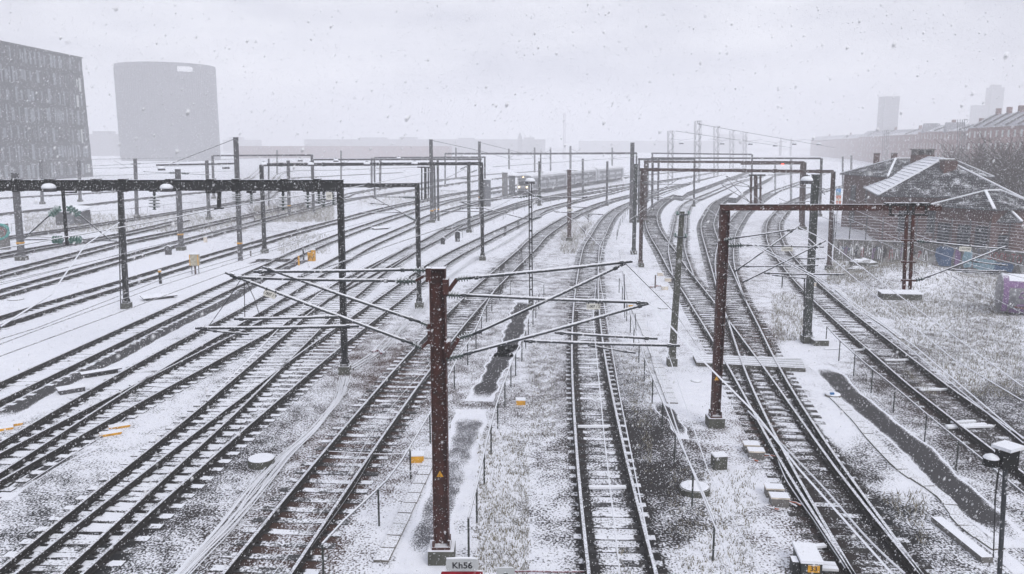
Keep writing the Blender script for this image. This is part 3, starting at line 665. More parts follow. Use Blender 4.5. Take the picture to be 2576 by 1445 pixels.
for y in (605, 659, 705): mb = MB(); mb.bar(W(2267, y, YD - .08) - oD, W(2304, y + 1, YD - .08) - oD, .06, .06); mb.obj('drop_post_clamp', M['rust'], rootD)
# fittings on the post: warning triangle
b = MB(); P_ = W(1802.5, 957, YD - .2) - oD; s = .16
b.add([(P_.x - s/2, P_.y, P_.z), (P_.x + s/2, P_.y, P_.z), (P_.x, P_.y, P_.z + s*.9)], [(0,1,2)]); b.obj('warning_triangle', M['yellow'], rootD)
# centre mast
cm_g = G(1110, 1408); YM = cm_g.y
rootM, pM, gM = mast((1101, 676), (1112, 1408), 37, 'H', 'large dark red H section mast in the middle foreground with snow laden arms', 'rust', tri=2.15)
masts = [
 ((37,436),(55,655),13,'box','thick grey mast at the far left edge beyond the heavy beam','grey_mast',dict(band=True)),
 ((593,347),(605,656),10,'box','tall grey mast carrying a long lamp arm to its left','grey_mast',dict(band=True, foot=False)),
 ((447,427),(456,630),11,'box','grey mast in front of the round tower with a yellow band','grey_mast',dict(band=True)),
 ((340,400),(345,548),7,'box','slim mast between the dark office building and the round tower','grey_mast',{}),
 ((520,405),(526,553),7,'box','slim mast right of the banded mast under the heavy beam','grey_mast',{}),
 ((725,405),(728,545),7,'box','slim mast right of the left post of the four lamp portal','grey_mast',dict(band=True)),
 ((102,400),(107,514),6,'box','hazy mast in front of the left part of the dark office building','grey_mast',{}),
 ((198,405),(202,508),6,'box','hazy mast in front of the right edge of the dark office building','grey_mast',{}),
 ((1084,352),(1087,560),8.5,'box','tall grey mast beside two thin posts under the four lamp portal','grey_mast',dict(band=True)),
 ((1092,408),(1095,556),4.5,'H','left one of the two thin posts beside the tall grey mast','grey_mast',dict(foot=False, band=True)),
 ((1101,400),(1103,556),5,'H','right one of the two thin posts beside the tall grey mast','grey_mast',dict(foot=False, band=True)),
 ((1206,357),(1207,520),6.5,'box','tall hazy mast behind the right end of the four lamp portal','grey_mast',dict(band=True)),
 ((1179,415),(1180,585),8,'box','dark mast with insulators left of the right post of the four lamp portal','darkgreen',{}),
 ((1334,458),(1336,778),9.5,'twin','dark twin channel mast with a snow capped lamp on top','black',{}),
 ((1432,428),(1432,606),9.5,'box','reddish mast standing alone between the curved tracks','brownsteel',{}),
 ((1357,407),(1357,518),6,'box','dark slim mast in front of the train side','darkgreen',{}),
 ((1528,407),(1526,518),5,'box','slim mast right of the reddish mast near the train tail','grey_mast',{}),
 ((1591,360),(1588,561),9,'box','tallest grey mast where the right hand tracks begin','grey_mast',dict(foot=False)),
 ((1600,414),(1594,640),8.5,'box','dark greenish mast touching the left brown portal post','darkgreen',{}),
 ((1716,532),(1690,920),13,'taper','leaning mossy concrete post with green glass insulators','mossconc',dict(foot=True)),
 ((2052,441),(2030,862),15.5,'box','thick dark mast between the two right hand track groups','darkgreen',dict(foot=True)),
 ((1466,400),(1466,492),5,'box','hazy thin mast behind the train between two portals','grey_mast',{}),
 ((1630,400),(1628,510),4.5,'box','thin hazy mast right of the left brown portal post','grey_mast',dict(foot=False)),
 ((1657,400),(1655,505),4.5,'box','second thin hazy mast right of the left brown portal post','grey_mast',dict(foot=False)),
 ((935,398),(935,470),4.5,'box','hazy mast under the long snowy gantry beams left of centre','grey_mast',dict(foot=False)),
 ((957,404),(956,478),5,'box','hazy mast with insulators beside the long snowy gantry beams','grey_mast',dict(foot=False)),
 ((858,380),(858,470),3.5,'box','faint thin mast left of centre in front of the long warehouse','grey_mast',dict(foot=False)),
 ((697,378),(697,440),3.5,'box','faint mast right of the tall lamp arm mast','grey_mast',dict(foot=False)),
 ((676,400),(676,520),3.5,'box','thin hazy mast right of the left portal post','grey_mast',dict(foot=False)),
 ((1147,372),(1147,450),3.5,'box','faint mast in front of the warehouse centre','grey_mast',dict(foot=False)),
 ((1280,375),(1281,455),4,'box','faint mast behind the train station hut','grey_mast',dict(foot=False)),
 ((1345,372),(1345,440),4,'box','faint mast just left of the train roof','grey_mast',dict(foot=False)),
 ((1385,372),(1385,440),4,'box','faint mast above the train roof','grey_mast',dict(foot=False)),
 ((1435,368),(1435,440),5,'box','broader faint mast above the train roof','grey_mast',dict(foot=False)),
 ((1540,372),(1540,430),4,'box','faint mast above the train tail','grey_mast',dict(foot=False)),
 ((2120,395),(2120,470),3.5,'box','faint short mast left of the brick houses','grey_mast',dict(foot=False)),
 ((2142,392),(2141,460),4,'box','faint mast right beside the far brick house roof','grey_mast',dict(foot=False)),
 ((1990,400),(1990,520),5,'twin','hazy twin mast over the far tracks on the right','grey_mast',dict(foot=False)),
 ((1950,404),(1950,490),4,'twin','hazy twin mast over the far platform end','grey_mast',dict(foot=False)),
]
MT = {}
for top, base, wd, kind, lab, mk, kw in masts:
    MT[top] = mast(top, base, wd, kind, lab, mk, **kw)
# lattice floodlight masts
for top, base, wd, lab in (((1686,330),(1686,462),11,'lattice mast leftmost of the open steel towers'), ((1754,305),(1753,470),11.5,'tallest open lattice mast in the middle of the yard'),
    ((1801,318),(1801,445),9.5,'lattice mast right of the tallest one'), ((1840,329),(1840,430),8,'small faint lattice mast, fourth from the left'), ((1873,333),(1873,425),7,'faintest lattice mast in the distance'),
    ((2228,328),(2225,440),9,'lattice mast behind the far brick house roof'), ((2418,301),(2414,470),11,'lattice mast behind the brick chimney house')):
    mast(top, base, wd, 'lattice', lab, 'grey_mast', group='lattice masts', foot=False)
# dome lamps
for (x, y, Y_, r, lab) in ((122,474,YA-.5,.27,'snow capped dome lamp at the left end of the heavy black beam'), (418,475,YA-.5,.25,'snow capped dome lamp beside the hanging insulators on the heavy beam')):
    lamp_dome(W(x, y - 9, Y_), r, lab)
Y4 = G(1214, 655).y
for x, y, lab in ((663,413,'snow capped lamp on the left corner of the four lamp portal'), (782,413,'second snow capped lamp from the left on the four lamp portal'), (923,412,'third snow capped lamp from the left on the four lamp portal'), (1043,411,'rightmost snow capped lamp on the four lamp portal')):
    lamp_dome(W(x, y - 3, Y4 - .3), .27, lab)
for x, y, Y_, lab in ((755,400,100,'small lamp on the far beam above the left half of the portal'), (845,401,100,'small lamp on the far beam above the portal centre'), (1003,396,110,'small lamp on the far beam right of the portal centre'), (568,416,72,'dark lamp hanging near the tall mast on the lamp arm'), (406,420,72,'dark lamp at the outer end of the lamp arm')):
    lamp_dome(W(x, y, Y_), .30, lab)
lamp_dome(W(1334, 450, MT[(1334,458)][1].y - .05), .28, 'snow capped lamp on top of the dark twin channel mast')
lamp_dome(W(2030, 447, 38), .27, 'snowy lamp beside the top of the thick dark mast')
# long lamp arm on the tall mast
g = MT[(593,347)][2]; root = thing('lamp_arm', 'long horizontal lamp arm held by a stay wire left of the tall mast', 'lamp arm', tuple(W(590, 412, g.y)))
o = root.location.copy(); mb = MB(); mb.bar(W(393, 416, g.y) - o, W(590, 412, g.y) - o, .12, .14); mb.obj('arm', M['grey_mast'], root)
mb = MB(); mb.tube([W(428, 413, g.y) - o, W(590, 350, g.y) - o], .03, 4); mb.obj('stay_wire', M['wire'], root)
# ---------------------------------------------------------------- cantilevers
CANTS = {}
def cant(root_label, Y_, tubes, insul=(), group='cantilever arms', parent=None, r=.026, name='cantilever_arm', matk='galv', cat='cantilever'):
    """tubes: (x0,y0,x1,y1[,r]) in pixels on the plane at distance Y_"""
    o = W(tubes[0][0], tubes[0][1], Y_); root = thing(name, root_label, cat, tuple(o), group=group)
    for tb in tubes:
        x0, y0, x1, y1 = tb[:4]; rr = tb[4] if len(tb) > 4 else r; dy0 = tb[5] if len(tb) > 5 else 0; dy1 = tb[6] if len(tb) > 6 else dy0
        mb = MB(); a = W(x0, y0, Y_ + dy0) - o; b_ = W(x1, y1, Y_ + dy1) - o
        mb.tube([a, a.lerp(b_, .5) - Vector((0,0,.012 * (b_-a).length / 3)), b_], rr, 8); mb.obj('tube', M[matk], root, smooth=True)
        e = (b_ - a).normalized()
        for p_, q_ in ((b_ - e*.28, b_ - e*.20), (a + e*.12, a + e*.2)):
            mb = MB(); mb.tube([p_, q_], rr*1.7, 8); mb.obj('tube_clamp', M[matk], root)
        if rr > .02:                                         # ridge of snow lying on the tube
            mb = MB(); n_ = 14; P2 = []; R2 = []
            for k in range(n_ + 1):
                P2.append(a.lerp(b_, .01 + .98*k/n_) + Vector((0, 0, rr*.75 - .012*math.sin(k/n_*3.14)))); R2.append(rr*(.62 + .25*random.random()) if 0 < k < n_ else rr*.2)
            mb.tube(P2, R2, 6); mb.obj('snow_ridge', M['snowmat'], root, smooth=True)
    for q in insul:
        x0, y0, x1, y1, n, rr = q[:6]; mk = q[6] if len(q) > 6 else 'insul'
        discs(W(x0, y0, Y_) - o, W(x1, y1, Y_) - o, n, rr, parent=root, m=mk, rod=rr*.42)
    return root, o
def jl(s): return [D(*q) for q in s]
Yc = YM
# foreground arms of the large red mast (left side)
rl, ol = cant('upper pair of snow laden arms reaching left from the large red mast', Yc - .1,
   [(638,684,1040,679), (586,698.5,998,707), (661,672,1060,812), (567,686,1040,866)],
   [(1040,679,1072,680,3,.075), (998,707,1046,707,4,.10), (1058,811,1080,820,3,.075), (1038,865,1060,876,4,.085)], r=.031)
mb = MB(); mb.bar(W(1044,707,Yc-.1) - ol, W(1072,692,Yc-.1) - ol, .06, .06); mb.bar(W(1060,876,Yc-.1) - ol, W(1088,848,Yc-.1) - ol, .07, .07); mb.box(W(1079,690,Yc-.05) - ol, (.12,.3,.3)); mb.box(W(1084,846,Yc-.05) - ol, (.12,.3,.3)); mb.box(W(1080,820,Yc-.05)-ol, (.1,.2,.12)); mb.obj('bracket', M['rust'], rl)
cant('lower left steady arms hanging below the large red mast arms', Yc - .25, [(589,803,850,797,.028), (492,826,903,821,.031), (523,831,626,841.5,.022)], [], r=.025)
rr_, orr = cant('snow laden arms reaching right from the large red mast', Yc - .1,
   [(1180,700,1591,658), (1150,742,1633,762.5), (1190,842,1573,663), (1165,893,1636,762.5)],
   [(1148,702,1182,699,4,.08), (1124,741,1158,743.5,4,.09), (1157,850,1190,841,4,.08), (1124,902,1166,893,4,.095)], r=.031)
mb = MB(); mb.bar(W(1150,702,Yc-.1) - orr, W(1121,742,Yc-.1) - orr, .09, .09); mb.bar(W(1154,850,Yc-.1) - orr, W(1124,901,Yc-.1) - orr, .09, .09); mb.box(W(1122,720,Yc-.05) - orr, (.12,.3,.34)); mb.box(W(1126,876,Yc-.05) - orr, (.12,.3,.36)); mb.obj('bracket', M['rust'], rr_)
cant('lower right steady arms crossing over the centre track', Yc - .25, [(1395,837,1654,852.5,.028), (1317,858,1710,870,.031), (1479,869,1599,888.5,.021)], [], r=.025)
cant('arms on the right side of the rusty red portal post', YD - .05,
   [(1842,600,2001,577), (1868,617,2072,622), (1848,684,2005,572), (1868,711,2079,605), (1869,671,2058,668,.022), (1997,651,2075,651,.022), (1922,687.5,2124,691), (1942,692.5,2038,702,.018)],
   [(1822,604,1843,600,3,.07), (1832,618,1870,617,5,.09)], r=.026)
cant('arms reaching right from the hanging twin drop posts', YD - .06,
   [(2322,608,2542,629), (2326,700,2530,620), (2443,657.5,2534,669,.022), (2385,679,2532,683,.024), (2420,684,2512,689,.017)],
   [(2304,606,2328,609,3,.07), (2300,706,2324,701,3,.07)], r=.026)
# arms further away
def far_cant(lab, Y_, tubes, ins=()): cant(lab, Y_, [tuple(t) + (.024,) for t in tubes], ins, matk='wire', r=.024)
Ym = MT[(1334,458)][2].y
far_cant('arms left of the dark twin channel mast', Ym, [(1155.5,509,1303.8,496.5), (1159.6,509,1326,552), (1156,523,1210,525), (1113,532,1236,532)], [(1304,497,1332,493,3,.09)])
far_cant('arms right of the dark twin channel mast', Ym, [(1341,495,1476.8,496.5), (1341,551,1478,494), (1393.6,533,1517,540), (1424,520,1493,523)], [(1338,493,1362,494,4,.09), (1338,552,1362,546,4,.09)])
Yr = MT[(1432,428)][2].y
far_cant('arms right of the reddish lone mast', Yr, [(1424,429,1452,430), (1446,438,1497,440), (1448,465,1496,440), (1450,461,1508,463)])
far_cant('arms at the left brown portal post', G(1611,672).y, [(1622,460,1712,448), (1622,464,1736,464), (1618,505,1711,448), (1627,507,1736,464), (1638,497,1754,499), (1645,501,1772,502)], [(1614,460,1630,459,3,.08)])
far_cant('arms held by the triple hanging posts of the brown portal', G(1611,672).y - 1, [(1815,465,1888,510), (1825,443,1890,470), (1827,447,1885,508), (1812,462,1890,471)])
Y2 = G(1055,775).y
far_cant('arms with green insulators left of the slim portal post', Y2, [(936,495,1015,496), (940,497,1020,541), (902,536,1009,535), (930,512,975,515)], [(1015,496,1047,497,5,.12), (1020,541,1047,556,5,.12)])
far_cant('arms of the dark mast left of the four lamp portal post', MT[(1179,415)][2].y, [(1095,452,1176,450), (1060,480,1170,425), (1108,480,1150,481)], [(1158,426,1176,418,4,.12), (1160,450,1178,449,4,.12), (1184,434,1200,428,4,.12)])
far_cant('arms with insulators at the far left thick mast', G(55,655).y, [(75,596,205,600), (60,470,120,469)], [(62,470,80,469,4,.12)])
far_cant('arms on the slim mast before the round tower', G(345,548).y, [(287,404,325,424), (300,425,341,420)], [(329,413,338,413,3,.1), (345,412,355,412,3,.1)])
far_cant('arms on the banded mast before the round tower', G(456,630).y, [(360,432,440,436), (462,437,530,440)], [(425,435,444,435,4,.12), (456,436,475,437,4,.12)])
far_cant('arms on the mast beside the far brown gantry', 58, [(2040,452,2075,490), (1990,470,2075,475), (1960,512,2060,505)])
for i, (x, y, Y_, s, side) in enumerate(((1280,378,150,24,1), (1345,376,150,22,-1), (1435,372,160,24,1), (1385,376,150,26,-1), (1540,378,170,22,1), (1147,382,140,22,1), (957,406,130,24,-1), (858,400,130,20,1))):
    far_cant('hazy cantilever on %s' % ['the mast behind the station hut', 'the mast left of the train roof', 'the broad mast above the train roof', 'the mast above the train middle', 'the mast above the train tail', 'the mast before the warehouse centre', 'the insulated mast left of centre', 'the thin mast left of centre'][i], Y_, [(x, y + 2, x + side*s, y + 14), (x, y + 22, x + side*s, y + 4), (x, y + 22, x + side*s*1.2, y + 24)])
# portal C hanging posts
g = G(1611, 672); root = thing('hanging_posts', 'three posts hanging from the middle of the brown portal beam', 'hanger', tuple(W(1901, 436, g.y)), group='hanging posts under beams'); o = root.location.copy()
mb = MB(); mb.bar(W(1884,441,g.y) - o, W(1925,441,g.y) - o, .12, .12); mb.obj('cross_bar', M['black'], root)
for x, wd, y1 in ((1889,.13,512), (1901,.26,512), (1913,.13,511)):
    mb = MB(); mb.bar(W(x, 441, g.y) - o, W(x, y1, g.y) - o, wd, .12, up=(0,1,0)); mb.obj('post', M['brownsteel'], root)
mb = MB(); mb.bar(W(1885,473,g.y) - o, W(1917,474,g.y) - o, .1, .1); mb.obj('clamp', M['black'], root)
g2y = Y4; root = thing('hanging_posts', 'row of four thin black posts hanging from the four lamp portal', 'hanger', tuple(W(1072, 421, g2y)), group='hanging posts under beams'); o = root.location.copy()
mb = MB(); mb.bar(W(1050,421,g2y) - o, W(1082,421,g2y) - o, .1, .1); mb.obj('cross_bar', M['black'], root)
for x, y1 in ((1061,502), (1068.5,502), (1071.5,500), (1077.5,498)):
    mb = MB(); mb.bar(W(x, 421, g2y) - o, W(x, y1, g2y) - o, .11, .1, up=(0,1,0)); mb.obj('post', M['black'], root)
# gantry with red signal (far right)
gy = 105; root = thing('portal_gantry', 'far short brown beam with a small red signal light', 'gantry', tuple(W(2020, 410, gy)), group='portal gantries'); o = root.location.copy()
mb = MB(); mb.bar(W(1864,412,gy) - o, W(2024,411,gy) - o, .3, .3); mb.obj('beam', M['brownsteel'], root)
mb = MB(); mb.bar(W(2018,411,gy) - o, Vector((W(2018,500,gy).x, gy, 0)) - o, .4, .3, up=(0,1,0)); mb.obj('post', M['brownsteel'], root)
mb = MB(); mb.box(W(1969,413,gy-.3) - o, (.25,.1,.2)); mb.obj('signal_light', M['redlamp'], root)
# droppers on the heavy beam -------------------------------------------------
def hang(lab, x, y0, y1, Y_, n=4, r=.20, top=True):
    o = W(x, y0, Y_); root = thing('hanging_insulator', lab, 'insulator', tuple(o), group='hanging insulators')
    e = W(x + .5, y1, Y_) - o; discs(e * .18, e, n, r, parent=root, m='insul', rod=.045, name='insulator_body')
    mb = MB(); mb.box((0, 0, -.02), (.34, .2, .08)); mb.tube([(0,0,0), tuple(e*.2)], .055, 8); mb.obj('hanger_cap', M['black'], root)
for x, y0, y1, lab in ((388,479,528,'insulator hanging between the second lamp and the banded mast'), (596,478,512,'insulator in front of the tall mast below the heavy beam'), (632,482,512,'small insulator hung beside a square plate')):
    hang(lab, x, y0, y1, YA, r=.22 if x < 600 else .13)
for x, y1, lab in ((712,530,'long insulator left of the black corner post'), (774,524,'insulator midway between the long one and the corner post'), (802,513,'third insulator left of the black corner post'), (814,521,'second insulator left of the black corner post'), (838,515,'insulator nearest to the black corner post')):
    hang(lab, x, 479, y1, YA, n=4, r=.19 if x < 760 else .13)
root = thing('hanging_post', 'black hanging post with crossed stays and green glass insulators', 'hanger', tuple(W(158, 478, YA)), group='hanging posts under beams'); o = root.location.copy()
mb = MB(); mb.bar(W(158,478,YA) - o, W(169,618,YA) - o, .10, .10, up=(0,1,0)); mb.bar(W(158,485,YA) - o, W(193,484,YA) - o, .06, .06); mb.bar(W(192,478,YA) - o, W(192,485,YA) - o, .06, .06, up=(0,1,0)); mb.obj('post', M['black'], root)
for (x0,y0,x1,y1), (a0,b0,a1,b1) in (((152,520,124,543),(124,543,61,600)), ((168,520,203,543),(203,543,278,605)), ((160,604,129,603),(129,603,47,604)), ((172,604,208,603),(208,603,294,607))):
    discs(W(x0,y0,YA) - o, W(x1,y1,YA) - o, 4, .17, parent=root, m='glassgreen', rod=.03)
    mb = MB(); mb.tube([W(a0,b0,YA) - o, W(a1,b1,YA) - o], .028, 6); mb.obj('stay_rod', M['galv'], root)
root = thing('hanging_post', 'short black hanging post holding the thick feeder wire', 'hanger', tuple(W(551, 478, YA)), group='hanging posts under beams'); o = root.location.copy()
mb = MB(); mb.bar(W(552,482,YA) - o, W(551,524,YA) - o, .13, .13, up=(0,1,0)); mb.bar(W(519,484,YA) - o, W(552,484,YA) - o, .09, .09); mb.bar(W(519,470,YA-.15) - o, W(519,486,YA-.15) - o, .06,.06, up=(0,1,0)); mb.box(W(551,524,YA) - o, (.35,.2,.07)); mb.obj('post', M['black'], root)
# concrete post insulators and thin things
root_c, pc, gc = MT[(1716,532)]; oc = root_c.location
mb = MB(); mb.bar(W(1703,540,gc.y-.1) - oc, W(1731,541,gc.y-.1) - oc, .06, .06); mb.bar(W(1697,596,gc.y-.1) - oc, W(1726,598,gc.y-.1) - oc, .06, .06); mb.obj('cross_arm', M['galv'], root_c)
for x, y in ((1704,536), (1732,536), (1699,591), (1725,593)):
    discs(W(x, y + 4, gc.y-.1) - oc, W(x, y - 5, gc.y-.1) - oc, 2, .10, parent=root_c, m='glassgreen', rod=.035)
# thick conduit beside some masts
for (x0,y0,x1,y1,lab,Y_) in ((2024,700,2020,880,'thin dark pipe running up beside the thick dark mast', G(2030,862).y - .3), (1596,440,1590,638,'thin cable pipe on the dark greenish mast', G(1594,640).y - .2), (297,480,304,778,'thin guy rope hanging beside the left black post', G(319,776).y - .3)):
    mb = MB(); a = W(x0,y0,Y_); b_ = Vector((W(x1,y1,Y_).x, Y_, 0.02)); mb.tube([a, a.lerp(b_, .5), b_], .035, 5); tag(mb.obj('pipe', M['black']), lab, 'pipe')
# ---------------------------------------------------------------- wires
wires = []
def wire(lab, pts, r=.011, mk='wire', sag=0.0, n=14):
    P = []
    for q in pts:
        if q[0] == 'z': P.append(G(q[1], q[2], q[3]))
        else: P.append(W(q[0], q[1], q[2]))
    full = []
    for a, b_ in zip(P[:-1], P[1:]):
        for k in range(n):
            t = k / n; full.append(a.lerp(b_, t) - Vector((0, 0, sag * 4 * t * (1 - t))))
    full.append(P[-1]); mb = MB(); mb.tube(full, r, 4)
    o = mb.obj('wire', M[mk]); tag(o, lab, 'wire', 'overhead wires')
wire('thick snowy feeder wire sagging below the heavy black beam', [(-60,640,YA-2), (0,626,YA-1.5), (402,555,YA-.3), (551,525,YA), (700,500,YA+4), (848,480,YA+9), (1084,432,70)], .024, 'snowwire')
wire('long wire sloping from the upper left arm tip to the train', [(750,697,Yc), (818,674,20), (1006,609,27), (1200,545,38), (1330,480,60), (1450,443,90)], .016, 'wire')
wire('bright wire crossing from the top left edge down to the lower left corner', [(0,823,15), (130,740,18), (213,618,24), (300,560,28)], .022, 'snowwire')
wire('thin wire across the snow left of the black post, upper', [('z',0,712,5.3), ('z',320,637,5.3), ('z',600,575,5.3), ('z',900,510,5.3)], .010)
wire('thin wire across the snow left of the black post, just below the upper one', [('z',0,717,5.3), ('z',360,625,5.3), ('z',640,560,5.3)], .010)
wire('thin wire passing the foot of the left black post', [('z',-20,860,5.4), ('z',96,824,5.4), ('z',400,706,5.4), ('z',820,585,5.4), ('z',1150,500,5.4)], .011)
wire('thin wire under the one passing the left black post', [('z',-20,874,5.4), ('z',112,824,5.4), ('z',400,720,5.4), ('z',800,594,5.4)], .011)
wire('thin wire passing the foot of the black left post to the marker arm', [('z',-20,904,5.4), ('z',198,824,5.4), ('z',560,690,5.4), ('z',860,600,5.4)], .012)
wire('white wire laid over the brown rail turnout', [(520,1010,13), (570,960,15), (700,828,Yc), (800,740,22), (960,640,32)], .016, 'snowwire')
wire('snowy wire from the upper arm tip down to the lower right edge of frame', [(1560,672,Yc-.2), (1632,762,17), (1780,920,15), (1900,1040,14), (2010,1180,12.5), (2250,1450,10.5)], .022, 'snowwire')
wire('thin wire from the arm tips to the snowy platform', [(1573,663,Yc), (1700,790,23), (1760,880,20)], .010)
wire('snowy contact wire over the centre track, left one', [(1560,1445,10), (1520,1100,14), (1492,800,19), (1500,700,26)], .010, 'snowwire')
wire('snowy contact wire over the centre track, right one', [(1648,1445,10), (1560,1000,15), (1505,680,26), (1520,600,38), (1640,512,62)], .010, 'snowwire')
wire('snow laden cable falling along the right railing, left one', [(1600,640,34), (1640,880,20), (1720,1130,14), (1850,1450,10)], .013, 'snowwire')
wire('snow laden cable falling along the right railing, right one', [(1585,620,36), (1650,800,22), (1780,1180,13), (1920,1450,10)], .010, 'snowwire')
wire('wire from the reddish mast down to the right arms', [(1325,385+95,47), (1450,560,36), (1560,670,Yc+1)], .014, 'snowwire')
wire('double wire over the outer right track, upper one', [(1900,615,27), (2060,700,24), (2300,870,19), (2576,1105,15)], .018, 'snowwire')
wire('double wire over the outer right track, lower one', [(1880,610,27), (2050,700,24), (2290,878,19), (2576,1116,15)], .016, 'snowwire')
wire('wire rising over the grassy bank, lower one', [(2004,575,27), (2150,700,24), (2400,905,19), (2576,1010,16)], .016, 'snowwire')
wire('wire rising over the grassy bank, upper one', [(2010,572,27), (2078,605,26), (2250,735,22), (2576,975,16)], .016, 'snowwire')
wire('dark wire in front of the graffiti wall', [(1960,500,50), (2150,580,44), (2330,660,32), (2450,725,26), (2576,790,22)], .016, 'wire')
wire('thin wire over the fence, upper one', [(2080,500,60), (2250,570,46), (2400,625,34), (2576,670,30)], .012, 'snowwire')
wire('thin wire over the fence, lower one', [(2060,520,60), (2280,610,44), (2450,668,34), (2576,700,30)], .012, 'snowwire')
wire('pale wire crossing the right tracks behind the rusty post', [(1700,470,60), (1960,650,40), (2150,740,27)], .014, 'snowwire')
wire('second pale wire crossing the right tracks', [(1880,480,60), (2000,575,40), (2060,640,30)], .014, 'snowwire')
wire('stay wire falling right from the tall mast beside two thin posts', [(1088,354,61), (1200,378,80), (1290,402,100)], .02)
wire('stay wire falling right from the tall hazy mast', [(1209,359,75), (1330,390,110)], .02)
for i, (x0, y0, x1, y1, lab) in enumerate(((0,452,600,430,'faint wire before the dark office building, lowest'), (0,430,560,416,'faint wire before the dark office building, second'), (0,405,480,397,'faint wire before the round tower foot'), (230,418,700,395,'faint wire from the office building to the far gantry'),
        (1240,420,1600,395,'faint wire over the train roof'), (1380,470,1620,428,'faint wire along the train side'), (1700,330,1990,372,'faint wire between the lattice masts, left span'), (1754,312,2100,372,'faint wire between the lattice masts, right span'))):
    wire(lab, [(x0, y0, 95), (x1, y1, 150)], .03, 'wire')
for i, (x, y, lab) in enumerate(((1714,359,'far lamp hanging on wires left of the tallest lattice mast'), (1817,360,'far lamp hanging on wires right of the tallest lattice mast'), (1888,361,'far hanging lamp, third over the yard'), (1998,361,'far hanging lamp, fourth over the yard'), (2060,362,'far hanging lamp nearest the brick houses'), (1950,365,'small far hanging lamp over the platforms'))):
    wire('support wire of the ' + lab, [(x - 30, y - 10, 190), (x, y - 6, 190), (x + 30, y - 10, 190)], .03)
    lamp_dome(W(x, y - 2, 190), .5, lab)
for i, (x, y0, y1, Y_, lab) in enumerate(((614,699,804,Yc,'vertical dropper wire under the left arm tips'), (1598,790,830,Yc,'short dropper bundle under the right arm tips'), (1570,690,800,Yc,'dropper wire right of the centre track'))):
    wire(lab, [(x, y0, Y_), (x + 2, y1, Y_)], .009)
wire('slanting dropper left of the arm tips', [(608,700,Yc), (576,750,Yc), (513,838,Yc)], .008)
wire('slanting dropper right of the arm tips', [(616,700,Yc), (640,752,Yc), (655,800,Yc)], .008)
# ---------------------------------------------------------------- far skyline
def block(name, label, cat, px0, px1, ytop, Y, depth, m='fargrey', zbot=0, extra=None, group=None):
    Y = Y * 1.5
    a = W(px0, ytop, Y); b = W(px1, ytop, Y); root = thing(name, label, cat, ((a.x+b.x)/2, Y, 0), group=group)
    mb = MB(); mb.box((0, depth/2, a.z/2), (b.x - a.x, depth, a.z)); mb.obj('wall', M[m], root)
    if extra:
        for (x0, x1, yt, h) in extra:
            p = W(x0, yt, Y); q = W(x1, yt, Y); mb = MB(); mb.box(((p.x+q.x)/2 - root.location.x, depth/2, (a.z + p.z)/2), (q.x - p.x, depth*.5, p.z - a.z + .1)); mb.obj(h, M[m], root)
    return root
# dark office building on the left: long facade receding away from the camera
def office():
    Pn = W(205, 147, 262); Pf = Vector((Pn.x, Pn.y, 0)); root = thing('office_building', 'dark brick office building with rows of tall narrow windows on the left edge', 'building', (Pn.x, Pn.y, 0))
    Pe = W(0, 110.5, 221)                       # where the roof line leaves the frame
    d = Vector((Pe.x - Pn.x, Pe.y - Pn.y, 0)).normalized(); nrm = Vector((-d.y, d.x, 0))
    if nrm.x < 0: nrm = -nrm
    Ht = Pn.z; Lh = 95.0; ang = math.atan2(d.y, d.x); Rm = Matrix.Rotation(ang, 3, 'Z'); s = 1 if (Rm @ Vector((0,1,0))).dot(nrm) > 0 else -1
    def put(mb, u, v, z, su, sv, sz, mi=0):      # u along facade from far corner, v outward
        mb.box(Rm @ Vector((u, v*s, 0)) + Vector((0,0,z)), (su, sv, sz), Rm, mi)
    floors = 7; fh = Ht / floors
    for k in range(floors):
        mb = MB(); out = (floors - 1 - k) * .05; put(mb, Lh/2 - out, -14 + out/2, (k + .5) * fh, Lh + out, 28 + out, fh - .02)
        mb.obj('wall', M['facade'], root)
    wm = {}
    rnd = random.Random(3)
    def wmesh(mk, w_, h_):
        key = (mk, w_, h_)
        if key not in wm:
            mb = MB(); mb.box((0,0,0), (w_, .12, h_)); me = bpy.data.meshes.new('window'); me.from_pydata(mb.v, [], mb.f); me.materials.append(M[mk]); wm[key] = me
        return wm[key]
    cnt = 0
    for k in range(floors):
        u = 1.6 + rnd.random()
        out = (floors - 1 - k) * .05
        while u < 62 and cnt < 290:
            w_ = rnd.choice((.5, .8, 1.2)); h_ = fh * rnd.choice((.5, .66, .8)); mk = 'winlit' if (u < 5 and rnd.random() < .55) else ('winpale' if rnd.random() < .72 else 'glassdark')
            q = Rm @ Vector((u, (out + .07)*s, 0)); link('window', wmesh(mk, w_, h_), root, (q.x, q.y, (k + .5) * fh + rnd.uniform(-.4, .4)), (0, 0, ang)); cnt += 1
            u += w_ + rnd.choice((.5, .9, 1.5, 2.4))
        for j in range(24):                        # thin vertical fins
            pass
    mb = MB(); put(mb, Lh/2, -14, Ht + .15, Lh + .6, 28.6, .3); mb.obj('roof', M['facade'], root)
office()
